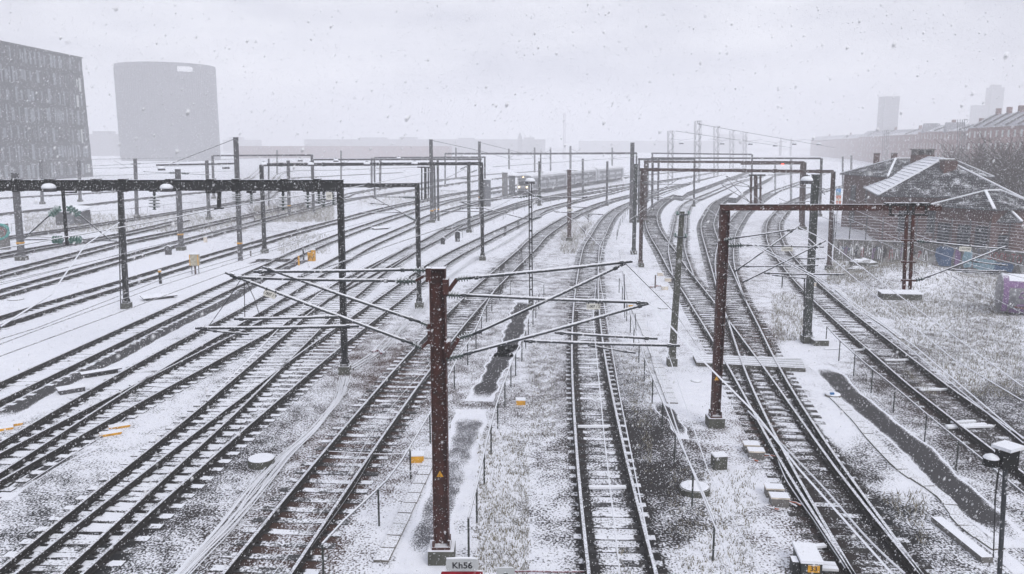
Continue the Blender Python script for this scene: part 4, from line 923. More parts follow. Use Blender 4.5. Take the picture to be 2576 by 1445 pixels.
def round_tower():
    Yt = 560; c = W(425.5, 300, Yt); root = thing('round_tower', 'pale round tower block with a white sign near its top rim', 'tower', (c.x, Yt, 0)); r = 31.0
    H_ = zat(167, Yt); n = 72; mb = MB()
    vs = [(r*math.cos(2*math.pi*k/n), r*math.sin(2*math.pi*k/n), z) for z in (0, H_ - 3, H_ - 3, H_) for k in range(n)]
    mb.add(vs, [(j*n+k, j*n+(k+1)%n, (j+1)*n+(k+1)%n, (j+1)*n+k) for j in (0, 2) for k in range(n)] + [tuple(3*n+k for k in range(n))]); mb.obj('wall', M['hotel'], root)
    for k in range(60):                            # cladding fins, joined per panel bay
        a = math.pi + (k + .5)/60*math.pi; q = Vector((r + .1)*Vector((math.cos(a), math.sin(a), 0)))
        b = MB(); b.box((0,0,0), (.15, .25, H_ - 4)); me = bpy.data.meshes.get('fin') or None
        if me is None: me = bpy.data.meshes.new('fin'); me.from_pydata(b.v, [], b.f); me.materials.append(M['hotel'])
        link('fin', me, root, (q.x, q.y, H_/2), (0, 0, a))
    a0 = -math.pi/2 + .60; mb = MB(); pts = []
    for k in range(9):
        a = a0 + k*.04; R2 = r + .35
        pts.append((R2*math.cos(a), R2*math.sin(a)))
    vs = [(x, y, H_ - (5.4 if k < 8 else 4.3)) for k, (x, y) in enumerate(pts)] + [(x, y, H_ - (2.2 if k < 8 else 3.0)) for k, (x, y) in enumerate(pts)]
    mb.add(vs, [(k, k+1, 9+k+1, 9+k) for k in range(8)]); mb.obj('sign_panel', M['white'], root)
round_tower()
block('warehouse', 'very long hazy low building across the horizon behind the gantries', 'building', 765, 1372, 351, 620, 60, 'fargrey', extra=[(900,960,346,'roof_unit'), (1000,1040,345,'roof_unit'), (1150,1190,347,'roof_unit')])
block('brick_terrace', 'hazy reddish row of buildings below the long warehouse', 'building', 590, 1130, 368, 430, 30, 'farbrick')
block('apartment_block', 'hazy blocks between the office building and the round tower', 'building', 222, 300, 338, 520, 30, extra=[(222,262,330,'wall')])
block('apartment_block', 'faint stepped blocks right of the round tower', 'building', 560, 640, 352, 700, 30, extra=[(570,600,345,'wall')])
block('apartment_block', 'faint flat topped block behind the train', 'building', 1306, 1366, 352, 620, 30, extra=[(1318,1345,346,'roof_unit')])
block('apartment_block', 'long faint block under the tallest lattice masts', 'building', 1460, 1830, 355, 760, 30)
block('apartment_block', 'faint higher block on the skyline right of the lattice masts', 'building', 1815, 1880, 342, 760, 30, extra=[(1822,1870,338,'roof_unit')])
def spire(label, px, ytop, ybase, w_, Y):
    a = W(px, ytop, Y); b_ = W(px, ybase, Y); root = thing('church', label, 'church', (a.x, Y, 0)); mb = MB()
    ww = w_/FPX*Y; mb.box((0, 0, b_.z/2), (ww, ww, b_.z)); mb.obj('tower', M['fargrey'], root)
    mb = MB(); mb.add([(-ww/2,-ww/2,b_.z), (ww/2,-ww/2,b_.z), (ww/2,ww/2,b_.z), (-ww/2,ww/2,b_.z), (0,0,a.z)], [(0,1,4),(1,2,4),(2,3,4),(3,0,4)]); mb.obj('roof', M['fargrey'], root)
spire('faint spired silhouette above the long warehouse', 1308, 331, 350, 12, 800)
spire('faint small church spire left of the far brick rows', 1965, 343, 356, 5, 800)
spire('faint thin spire right of the small church spire', 1991, 344, 358, 4, 800)
a = W(1420, 285, 600); root = thing('radio_mast', 'very faint tall radio mast above the train', 'mast', (a.x, 600, 0)); mb = MB()
for sx in (-1, 1): mb.bar((sx*.7, 0, 0), (sx*.5, 0, a.z), .25)
for k in range(18): mb.bar((-.6, 0, k*a.z/18), (.6, 0, (k+1)*a.z/18), .12)
mb.obj('frame', M['fargrey'], root)
# towers on the right
def tower(label, px0, px1, ytop, Y, cap=None):
    a = W(px0, ytop, Y); b = W(px1, ytop, Y); cxm = (a.x+b.x)/2; root = thing('tower_block', label, 'tower', (cxm, Y, 0)); w_ = (b.x-a.x)
    Rm = Matrix.Rotation(R(12), 3, 'Z'); mb = MB(); mb.box((0, w_*.3, a.z/2), (w_*.92, w_*.5, a.z), Rm); mb.obj('wall', M['hotel'], root)
    mb = MB(); mb.box((0, w_*.3, a.z + .4), (w_*.94, w_*.52, .8), Rm); mb.obj('roof', M['hotel'], root)
    if cap: p = W(px0, cap, Y); mb = MB(); mb.box((0, w_*.3, (a.z + p.z)/2 + .4), (w_*.6, w_*.3, p.z - a.z), Rm); mb.obj('plant_room', M['hotel'], root)
tower('pale slab tower standing alone on the right skyline', 2220, 2267, 245, 760)
tower('tall hazy tower with a stepped top at the right', 2491, 2531, 222, 860, cap=214)
tower('lower hazy slab beside the stepped tower', 2452, 2495, 267, 860)
# brick terraces with snowy roofs receding on the right
def terrace(label, x0, yt0, yr0, Y0, x1, yt1, yr1, Y1, bays, gables=(), chim=(), m='farbrick'):
    Y0 = Y0*1.45; Y1 = Y1*1.45
    """front facade from (x0 @Y0) to (x1 @Y1); yt = eaves pixel, yr = ridge pixel"""
    A = W(x0, yt0, Y0); B = W(x1, yt1, Y1); root = thing('brick_terrace', label, 'building', (A.x, A.y, 0), group='brick terraces on the right')
    o = Vector((A.x, A.y, 0)); d = Vector((B.x-A.x, B.y-A.y, 0)); L_ = d.length; e = d.normalized(); n_ = Vector((e.y, -e.x, 0))
    if n_.x > 0: n_ = -n_                                          # outward = towards the tracks
    bk = -n_ * 11; za, zb = A.z, B.z; ra = zat(yr0, Y0 + 4); rb = zat(yr1, Y1 + 4)
    mb = MB(); mb.add([(0,0,0), tuple(d), tuple(d + Vector((0,0,zb))), (0,0,za), tuple(bk), tuple(bk + d), tuple(bk + d + Vector((0,0,zb))), tuple(bk + Vector((0,0,za)))],
        [(0,1,2,3), (5,4,7,6), (4,0,3,7), (1,5,6,2)]); mb.obj('wall', M[m], root)
    mb = MB(); f0 = n_*.4; mb.add([tuple(f0 + Vector((0,0,za-.2))), tuple(f0 + d + Vector((0,0,zb-.2))), tuple(bk*.5 + d + Vector((0,0,rb))), tuple(bk*.5 + Vector((0,0,ra))), tuple(bk + Vector((0,0,za))), tuple(bk + d + Vector((0,0,zb)))],
        [(0,1,2,3), (3,2,5,4), (0,3,4), (1,5,2)]); rf = mb.obj('roof', M['farroof'], root)
    me = None; cnt = 0; ang = math.atan2(e.y, e.x)
    mb = MB(); mb.box((0,0,0), (.95, .12, 1.7)); me = bpy.data.meshes.new('window'); me.from_pydata(mb.v, [], mb.f); me.materials.append(M['winlit'])
    for k in range(bays):
        t = (k + .5) / bays
        for fl in range(4):
            z = (za*(1-t) + zb*t) - 1.9 - fl*3.1
            if z > 1.5 and cnt < 290: q = d*t + n_*.07; link('window', me, root, (q.x, q.y, z), (0,0,ang)); cnt += 1
    for t in gables:
        q = d*t + n_*.5; z = za*(1-t)+zb*t; rz = ra*(1-t)+rb*t; mb = MB(); h = e*3.4
        mb.add([tuple(q-h+Vector((0,0,z-.5))), tuple(q+h+Vector((0,0,z-.5))), tuple(q+Vector((0,0,rz+.6))), tuple(q-h+bk*.5+Vector((0,0,z-.5))), tuple(q+h+bk*.5+Vector((0,0,z-.5))), tuple(q+bk*.5+Vector((0,0,rz+.6)))], [(0,1,2), (0,2,5,3), (1,4,5,2)]); mb.obj('gable', M['farroof'], root)
    for t in chim:
        q = d*t + bk*.5; rz = ra*(1-t)+rb*t; mb = MB(); mb.box((q.x, q.y, rz + .5), (1.0, 1.0, 2.2)); mb.obj('chimney', M[m], root)
        q2 = d*t + bk*.25 + Vector((0,0,.25)); mb = MB(); a_ = d*t + n_*.3 + Vector((0,0,(za*(1-t)+zb*t)+.25)); b2 = d*t + bk*.5 + Vector((0,0,rz+.25)); mb.bar(a_, b2, .5, .5); mb.obj('firewall', M['fargrey'], root)
terrace('nearest red brick terrace with slanted snowy roofs and chimneys at the right edge', 2436, 322, 292, 160, 2700, 306, 262, 118, 16, chim=(.08,.2,.32,.44,.56,.7,.85))
terrace('brick terrace with two pointed gables behind the chimney house', 2310, 332, 316, 225, 2440, 328, 312, 165, 14, gables=(.15,.62), chim=(.4,.85))
terrace('hazy long brick terrace behind the far house', 2160, 345, 330, 380, 2330, 336, 324, 225, 16, chim=(.2,.5,.8))
terrace('faintest terrace in the distance right of the lattice masts', 2040, 353, 344, 560, 2170, 347, 337, 380, 10, chim=(.3,.7))
# ---------------------------------------------------------------- brick signal house and its neighbour
def uvquad(me):
    uv = me.uv_layers.new(name='UVMap')
    for p in me.polygons:
        n = p.normal
        for li in p.loop_indices:
            c = me.vertices[me.loops[li].vertex_index].co
            t = Vector((-n.y, n.x, 0))
            if t.length < .1: t = Vector((1,0,0))
            t.normalize(); uv.data[li].uv = (c.dot(t), c.z if abs(n.z) < .7 else c.y)
def house(label, FL, FR, depthv, ze, zr, hip0, hip1, courses=12, over=.35, windows=(), zb=0.0, group='red brick railway houses', white_west=True):
    """FL, FR front corners (xy), depthv vector to the back; ridge parallel to depthv, hip0/hip1 = setbacks along it"""
    FL = Vector((FL[0], FL[1], 0)); FR = Vector((FR[0], FR[1], 0)); dv = Vector((depthv[0], depthv[1], 0)); root = thing('brick_house', label, 'house', tuple(FL), group=group); o = FL.copy()
    a, b, c, d_ = Vector((0,0,0)), FR - o, FR - o + dv, dv
    mb = MB(); ring = [a, b, c, d_]; vs = [tuple(q + Vector((0,0,zb))) for q in ring] + [tuple(q + Vector((0,0,ze))) for q in ring]
    mb.add(vs, [(0,1,5,4), (1,2,6,5), (2,3,7,6), (3,0,4,7)]); wl = mb.obj('wall', M['brick'], root); uvquad(wl.data)
    mid = (a + b)/2; du = dv.normalized(); r0 = mid + du*hip0 + Vector((0,0,zr)); r1 = mid + du*hip1 + Vector((0,0,zr))
    ex = (b - a).normalized()*over; ey = du*over
    A_, B_, C_, D_ = [q + Vector((0,0,ze)) for q in (a - ex - ey, b + ex - ey, c + ex + ey, d_ - ex + ey)]
    def slope(e0, e1, t0, t1, mk):
        # courses of tiles from the eaves line e0-e1 up to t0-t1, each course a lapped board
        me_n = (e1 - e0).cross(t0 - e0).normalized()
        if me_n.z < 0: me_n = -me_n
        for k in range(courses):
            s0 = k/courses; s1 = (k+1.12)/courses; s1 = min(s1, 1)
            p0, p1 = e0.lerp(t0, s0), e1.lerp(t1, s0); q0, q1 = e0.lerp(t0, s1), e1.lerp(t1, s1)
            up = me_n*.07; lo = me_n*.012
            mb = MB(); mb.add([tuple(p0+up), tuple(p1+up), tuple(q1+lo), tuple(q0+lo), tuple(p0-lo), tuple(p1-lo)], [(0,1,2,3), (4,5,1,0)]); mb.obj('tile_course', M[mk], root)
    slope(A_, B_, r0, r0, 'tiles'); slope(B_, C_, r0, r1, 'tiles'); slope(D_, A_, r1, r0, 'roofsnow' if white_west else 'tiles'); slope(C_, D_, r1, r1, 'tiles')
    mb = MB(); mb.add([tuple(q - Vector((0,0,.03))) for q in (A_, B_, C_, D_)], [(0,3,2,1)]); mb.obj('soffit', M['white'], root)
    for p, q in ((A_, r0), (B_, r0), (r0, r1), (C_, r1), (D_, r1)):
        mb = MB(); mb.bar(p + Vector((0,0,.09)), q + Vector((0,0,.09)), .22, .10); mb.obj('ridge_tiles', M['snowmat'], root)
    for p, q in ((A_, B_), (B_, C_), (D_, A_)):
        mb = MB(); mb.bar(p - Vector((0,0,.04)), q - Vector((0,0,.04)), .12, .10); mb.obj('gutter', M['galv'], root)
    for (t, z, w_, h_) in windows:                 # on the front wall
        q = a.lerp(b, t); nrm = -du*.03; ang = math.atan2((b-a).y, (b-a).x); Rm = Matrix.Rotation(ang, 3, 'Z')
        mb = MB(); mb.box(q + nrm + Vector((0,0,z)), (w_, .12, h_), Rm); wv = mb.obj('window', M['glassdark'], root)
        mb = MB(); mb.box(q + nrm*2.8 + Vector((0,0,z)), (.06, .05, h_), Rm); mb.box(q + nrm*2.8 + Vector((0,0,z + h_*.12)), (w_, .05, .06), Rm); mb.obj('glazing_bar', M['galv'], wv)
        mb = MB(); mb.box(q + nrm*3 + Vector((0,0,z - h_/2 - .05)), (w_ + .2, .2, .08), Rm); mb.obj('sill', M['concrete'], wv)
    return root, o, dict(a=a, b=b, du=du, r0=r0, r1=r1, A=A_, B=B_, D=D_, C=C_)
M['roofsnow'] = mat('snow_laid_roof_tiles', (0.10, 0.10, 0.11), 0.8, 0, 1.0, 0.2, vs=1.5)
FL = G(2218, 492, 4.9); FR = G(2560, 500, 4.9); BL = G(2166, 469, 4.9); dv = (BL - FL)
nf = (FR - FL).normalized(); dvp = Vector((-nf.y, nf.x, 0)); dvp = dvp * 17
dvm = (dvp*.15 + dv*.85)
r1, o1, h1 = house('main red brick signal house with large snowy hip roof', FL, FR, (dvm.x, dvm.y), 4.9, 8.35, 4.0, 13.0, 14, windows=((.2,2.6,1.3,2.2), (.42,2.6,1.3,2.2), (.86,2.8,1.2,1.8)))
def chimney(root, o, c, w_, d_, z0, z1, open_top=False, nm='chimney'):
    mb = MB(); mb.box((c.x, c.y, (z0+z1)/2), (w_, d_, z1 - z0)); ch = mb.obj(nm, M['brick'], root); uvquad(ch.data)
    if open_top:
        for s in (-.42, 0, .42): mb = MB(); mb.box((c.x + s*w_, c.y, z1 + .27), (w_*.14, d_*.9, .54)); mb.obj('chimney_pier', M['brick'], ch)
        mb = MB(); mb.box((c.x, c.y, z1 + .60), (w_*1.12, d_*1.1, .12)); mb.obj('chimney_cap', M['concrete'], ch)
    else:
        mb = MB(); mb.box((c.x, c.y, z1 + .06), (w_*1.12, d_*1.12, .14)); mb.obj('chimney_cap', M['brick'], ch)
cc = W(2384, 440, (h1['r0'] + o1).y - 1.2) - o1; chimney(r1, o1, cc, 1.25, .9, 4.8, zat(405, cc.y + o1.y))
cc = W(2320, 400, (h1['r1'] + o1).y + 2.5) - o1; chimney(r1, o1, cc, 2.0, 1.3, 5.0, zat(390, cc.y + o1.y), True)
# roof ladder
mb = MB(); Yl = FL.y - 1.0; la, lb, lc, ld = W(2322, 487, Yl), W(2366, 441, Yl + 2.6), W(2342, 487, Yl), W(2368, 460, Yl + 2.0)
for p, q in ((la, lb), (lc, ld)): mb.bar(p - o1, q - o1, .06)
for k in range(7): mb.bar(la.lerp(lb, k/7) - o1, lc.lerp(ld, k/7) - o1, .05)
mb.obj('roof_ladder', M['white'], r1)
F2L = G(2356, 517, 4.6); F2R = G(2498, 527, 4.6); n2 = (F2R - F2L).normalized(); d2 = Vector((-n2.y, n2.x, 0))*5.5
r2, o2, h2 = house('small brick porch house with a pyramid roof in front of the signal house', F2L, F2R, (d2.x, d2.y), 4.6, zat(476, F2L.y + 2.6), 2.6, 4.6, 9, windows=((.18,2.2,1.1,1.9), (.55,2.2,1.1,1.9), (.85,2.2,1.0,1.9)), white_west=False)
F3L = G(2490, 556, 3.6); F3R = G(2556, 558, 3.6); n3 = (F3R - F3L).normalized(); d3 = Vector((-n3.y, n3.x, 0))*4
house('low brick lean-to at the right end of the porch house', F3L, F3R, (d3.x, d3.y), 3.6, 5.0, 1.5, 3.0, 6, windows=((.5,1.9,.9,1.2),), white_west=False)
F4L = G(2124, 438, 6.3); F4R = G(2236, 445, 6.3); n4 = (F4R - F4L).normalized(); d4 = Vector((-n4.y, n4.x, 0))*11
r4, o4, h4 = house('taller red brick house behind on the left with two small roof chimneys', F4L, F4R, (d4.x, d4.y), 6.3, zat(397, F4L.y + 5), 3.6, 8.0, 9, windows=((.25,4.2,1.0,1.7), (.6,4.2,1.0,1.7), (.25,1.6,1.0,1.7)))
for x in (2205, 2249): q = W(x, 398, F4L.y + 5) - o4; chimney(r4, o4, q, .55, .5, q.z - 1.0, q.z + .5)
F5L = G(2240, 441, 6.3); d5 = Vector((-n4.y, n4.x, 0))
house('narrow brick wing between the tall house and the signal house', F5L + n4*.2 , F5L + n4*4.5, (d5.x*9, d5.y*9), 6.2, zat(400, F5L.y + 4), 2.5, 6.0, 8)
# ---------------------------------------------------------------- wall with graffiti, wire fence, tank
WA = G(2095, 655); WB = G(2345, 668); WC = G(2640, 706)
def yard_wall():
    root = thing('concrete_wall', 'grey concrete wall covered in faded graffiti below the wire fence', 'wall', tuple(WA)); o = WA
    segs = [(WA, WB, 10), (WB, WC, 9)]; H_ = 1.75
    for a, b, n in segs:
        e = (b - a).normalized(); nrm = Vector((e.y, -e.x, 0)); Rm = Matrix((e, -nrm, Vector((0,0,1)))).transposed(); L_ = (b - a).length
        for k in range(n):
            c = a.lerp(b, (k + .5)/n) - o; mb = MB(); mb.box(c + Vector((0, 0, H_/2)), (L_/n - .03, .22, H_), Rm); mb.obj('wall_panel', M['grafwall'], root)
            mb = MB(); mb.box(c + Vector((0, 0, H_ + .04)), (L_/n, .34, .09), Rm); mb.obj('coping', M['concrete'], root)
    return root, o
def grafmat(name, base, cols, sc_=1.2, th=.52):
    m, nt, b = newmat(name); Lk = nt.links.new; geo = nt.nodes.new('ShaderNodeNewGeometry'); pos = geo.outputs['Position']; col = base
    n0 = noise(nt, pos, .5, 4); col = mixc(nt, n0, tuple(c*.6 for c in base), tuple(c*1.4 for c in base))
    for i, c in enumerate(cols):
        mp = nt.nodes.new('ShaderNodeMapping'); Lk(pos, mp.inputs[0]); mp.inputs['Location'].default_value = (i*7.3, i*3.1, i*5.7); mp.inputs['Scale'].default_value = (1, 1, .55)
        nn = noise(nt, mp.outputs[0], sc_*(1 + .3*i), 2, .4); f = math_n(nt, 'MULTIPLY_ADD', nn, 16, -16*(th + .03*i), clamp=True); col = mixc(nt, f, col, c)
    fine = noise(nt, pos, 26, 2); f = math_n(nt, 'MULTIPLY_ADD', fine, 12, -12*.66, clamp=True); col = mixc(nt, f, col, SNOW)
    Lk(col, b.inputs['Base Color']); b.inputs['Roughness'].default_value = .85; return m
M['grafwall'] = grafmat('graffiti_on_concrete', (.13,.125,.12), [(.30,.30,.30), (.22,.20,.19), (.06,.055,.06), (.10,.13,.18)], 1.5, .55)
M['grafblue'] = mat('faded_blue_spray', (0.06, 0.11, 0.20), 0.8, 0, 0.2, 0.12, vs=2)
M['grafteal'] = mat('pale_blue_spray', (0.22, 0.34, 0.40), 0.8, 0, 0.2, 0.10)
M['grafred'] = mat('red_spray', (0.22, 0.03, 0.035), 0.8, 0, 0.0, 0.16)
M['grafpurple'] = mat('purple_spray', (0.20, 0.12, 0.24), 0.8, 0, 0.2, 0.08)
M['grafnavy'] = mat('navy_spray', (0.02, 0.035, 0.08), 0.8, 0, 0.2, 0.10)
rw, ow = yard_wall()
e2 = (WC - WB).normalized(); nrm2 = Vector((e2.y, -e2.x, 0)); L2_ = (WC - WB).length
def wallpt(u, z, off=.125):
    return WB + e2*(u*L2_) + nrm2*off + Vector((0,0,z)) - ow
def stroke(pts, w_, mk, name='painted_letter'):
    mb = MB(); mb.tube([wallpt(u, z, .13) for u, z in pts], w_, 4); return mb.obj(name, M[mk], rw)
def patch(u0, u1, z0, z1, mk, off=.117, seed=0):
    rr = random.Random(seed); n = 14; pts = []
    for k in range(n):
        a = 2*math.pi*k/n; s = rr.uniform(.82, 1.1); pts.append(wallpt((u0+u1)/2 + (u1-u0)/2*math.copysign(abs(math.cos(a))**.5, math.cos(a))*s, min(1.74, max(.02, (z0+z1)/2 + (z1-z0)/2*math.copysign(abs(math.sin(a))**.5, math.sin(a))*s)), off))
    mb = MB(); mb.add([tuple(p) for p in pts], [tuple(range(n))]); mb.obj('painted_patch', M[mk], rw)
patch(.03, .20, .05, 1.7, 'grafblue', seed=1); patch(.21, .26, .2, 1.5, 'grafpurple', seed=2); patch(.28, .37, .2, 1.65, 'grafteal', .119, 3); patch(.38, .60, .1, 1.1, 'grafteal', .117, 4); patch(.56, .72, .2, .9, 'grafblue', .121, 5)
z0, z1 = 1.05, 1.62
def lett(u, kind, w_=.026):
    zs = lambda t: z0 + (z1-z0)*t
    if kind == 'S': return [(u+w_, zs(.9)), (u+w_*.3, zs(1)), (u, zs(.75)), (u+w_*.8, zs(.45)), (u+w_, zs(.2)), (u+w_*.4, zs(0)), (u, zs(.12))]
    if kind == 'O': return [(u+w_*(.5+.5*math.cos(a)), zs(.5+.5*math.sin(a))) for a in [k*math.pi/5 for k in range(11)]]
    if kind == 'R': return [(u, zs(0)), (u, zs(1)), (u+w_, zs(.8)), (u, zs(.5)), (u+w_, zs(0))]
    if kind == 'T': return [(u, zs(1)), (u+w_, zs(1)), (u+w_*.5, zs(1)), (u+w_*.5, zs(0))]
    if kind == 'U': return [(u, zs(1)), (u, zs(.2)), (u+w_*.5, zs(0)), (u+w_, zs(.2)), (u+w_, zs(1))]
for i, ch in enumerate('SOORTOTU'): stroke(lett(.50 + i*.048, ch, .036), .035, 'grafred')
for i, (u, ch) in enumerate(((-.30,'T'), (-.24,'O'), (-.18,'S'), (-.12,'U'))):
    pass
# left part scrawls on the first wall segment
e1 = (WB - WA).normalized(); nrm1 = Vector((e1.y, -e1.x, 0)); L1_ = (WB - WA).length
for i in range(16):
    u = .06 + i*.057; mb = MB(); pts = [(u, .3 + .3*random.random()), (u + .01*random.random(), 1.1 + .4*random.random()), (u + .03, .7 + .5*random.random()), (u + .02, 1.2), (u + .04*random.random(), .3 + .4*random.random())]
    mb.tube([WA + e1*(p[0]*L1_) + nrm1*.12 + Vector((0,0,p[1])) - ow for p in pts], .028, 4); mb.obj('painted_letter', M[('white', 'grafpurple', 'white', 'text', 'grafred')[i % 5]], rw)
def fence(label, P, zb_, zt, nw, npost, cat='fence', mk='galv', r=.014):
    root = thing('wire_fence', label, cat, tuple(P[0]), group='fences'); o = P[0]
    for k in range(npost):
        t = k/(npost-1)*(len(P)-1); i = min(int(t), len(P)-2); q = P[i].lerp(P[i+1], t - i) - o; mb = MB(); mb.box((q.x, q.y, (zb_+zt)/2), (.07, .07, zt - zb_)); mb.obj('fence_post', M[mk], root)
    for k in range(nw):
        z = zb_ + (zt - zb_)*(k + .5)/nw; mb = MB(); pts = []
        for i in range(len(P)-1):
            for j in range(6):
                t = j/6; pts.append(P[i].lerp(P[i+1], t) - o + Vector((0,0,z - .05*math.sin(math.pi*((t*3) % 1)))))
        pts.append(P[-1] - o + Vector((0,0,z))); mb.tube(pts, r, 4); mb.obj('fence_wire', M['snowwire'], root)
off = Vector((.1, .45, 0))
fence('tall wire fence with ten snowy strands in front of the brick houses', [WA + off, WB + off, WC + off], 1.3, 3.9, 11, 13)
fence('far wire fence running left of the brick houses', [G(2098, 640), G(2104, 560), G(2112, 500)], 0, 2.0, 6, 7)
def tank():
    c0 = G(2500, 790); ax = Vector((1.0, -.42, 0)).normalized(); rad = 1.15; cz = 1.25
    root = thing('oil_tank', 'large round metal tank sprayed with purple blue and silver graffiti at the right edge', 'tank', tuple(c0)); L_ = 6.5
    side = Vector((-ax.y, ax.x, 0)); n = 40
    def cyl(u0, u1, a0, a1, r, name, mk, k=None):
        mb = MB(); m_ = 20; vs = []
        for i in range(m_ + 1):
            a = a0 + (a1-a0)*i/m_; q = side*math.cos(a)*r + Vector((0,0,math.sin(a)*r + cz))
            vs += [tuple(q + ax*u0), tuple(q + ax*u1)]
        mb.add(vs, [(2*i, 2*i+1, 2*i+3, 2*i+2) for i in range(m_)]); return mb.obj(name, M[mk], root, smooth=True)
    mb = MB(); mb.disc(Vector((0,0,cz)), ax*L_ + Vector((0,0,cz)), [(0, .05), (.005, rad*.6), (.02, rad*.93), (.035, rad), (.97, rad), (1, rad*.7)], n); mb.obj('tank_shell', M['tanksilver'], root, smooth=True)
    cyl(.5, L_-.3, math.pi*.40, math.pi*.74, rad+.006, 'painted_band', 'tankblue'); cyl(.42, L_-.3, math.pi*.74, math.pi*.86, rad+.006, 'painted_band', 'grafpurple'); cyl(.6, L_-.3, math.pi*1.22, math.pi*1.34, rad+.006, 'painted_band', 'grafpurple'); cyl(.45, L_-.3, math.pi*1.34, math.pi*1.55, rad+.006, 'painted_band', 'grafnavy')
    cyl(.22, .50, math.pi*.6, math.pi*1.3, rad+.009, 'painted_band', 'grafpurple')
    mb = MB(); mb.disc(ax*.7 + Vector((0,0,cz+.05)), ax*(L_-.2) + Vector((0,0,cz+.05)), [(0,.3), (.05, rad*.6), (.5, rad*.68), (1, rad*.6)], 16)
    def pt(u, a, rr=.02): return ax*u + side*math.cos(a)*(rad+rr) + Vector((0,0,math.sin(a)*(rad+rr)+cz))
    P = math.pi
    for pts, mk in (([(1.5,.92*P),(1.1,.93*P),(1.0,1.0*P),(1.45,1.03*P),(1.4,1.13*P),(.95,1.14*P)], 'grafpurple'), ([(1.8,.9*P),(1.9,1.12*P),(2.1,1.0*P),(2.3,1.12*P),(2.45,.9*P)], 'grafpurple'), ([(2.8,.9*P),(2.75,1.14*P),(3.1,1.1*P)], 'grafpurple'), ([(.8,.88*P),(.72,1.16*P)], 'white'), ([(1.6,.88*P),(1.62,1.18*P)], 'white'), ([(2.55,.88*P),(2.6,1.18*P)], 'white'), ([(.85,1.17*P),(1.3,1.19*P)], 'grafred'), ([(2.0,.9*P),(1.85,1.0*P)], 'grafred'), ([(3.1,.88*P),(2.95,1.0*P)], 'grafred')):
        mb = MB(); mb.tube([pt(u, a) for u, a in pts], .035 if mk != 'grafpurple' else .06, 4); mb.obj('painted_letter', M[mk], root)
    for u in (1.2, L_-1.2): mb = MB(); q = ax*u; mb.box((q.x, q.y, .12), (1.6, .5, .3)); mb.obj('saddle', M['dirt'], root)
M['tanksilver'] = mat('silver_tank_paint', (0.22, 0.22, 0.235), 0.5, 0.2, 0.45, 0.06, vs=2)
M['tankblue'] = mat('sky_blue_spray', (0.08, 0.24, 0.50), 0.7, 0, 0.75, 0.06)
tank()
# banner and teal graffiti box
root = thing('banner', 'tall blue and orange painted panel left of the brick houses', 'sign', tuple(G(2110, 520))); Yb = G(2110, 520).y
for (y0, y1, mk) in ((475, 484, 'tankblue'), (484, 492, 'grafteal'), (492, 500, 'orange'), (500, 506, 'cream'), (506, 514, 'orange')):
    a = W(2104, y0, Yb) - root.location; b_ = W(2115, y1, Yb) - root.location; mb = MB(); mb.box(((a.x+b_.x)/2, 0, (a.z+b_.z)/2), (b_.x-a.x, .2, a.z-b_.z)); mb.obj('painted_panel', M[mk], root)
mb = MB(); a = W(2103, 514, Yb) - root.location; mb.box((.2, 0, a.z/2), (.7, .15, max(a.z, .2))); mb.obj('stand', M['concrete'], root)
gb = G(-5, 628); root = thing('graffiti_wall', 'short concrete wall with teal and pink graffiti at the left edge', 'wall', tuple(gb)); Yb = gb.y
a = W(-60, 563, Yb) - root.location; b_ = W(24, 628, Yb) - root.location; mb = MB(); mb.box(((a.x+b_.x)/2, 0, a.z/2), (b_.x-a.x, .4, a.z)); mb.obj('wall_panel', M['concrete'], root)
for (pts, mk) in (([(14,569),(20,575),(22,585),(17,594),(6,600),(-5,602)], 'teal'), ([(-5,568),(2,566),(10,567),(16,571)], 'teal')):
    M.setdefault('teal', mat('teal_spray', (0.07, 0.30, 0.27), 0.8, 0, 0.2, 0.1)); mb = MB(); mb.tube([W(x, y, Yb-.22) - root.location for x, y in pts], .14, 5); mb.obj('painted_letter', M['teal'], root)
mb = MB(); mb.tube([W(x, y, Yb-.28) - root.location for x, y in ((-2,570),(4,577),(11,580),(13,588),(9,596),(0,600))], .05, 4); mb.obj('painted_letter', M['grafred'], root)
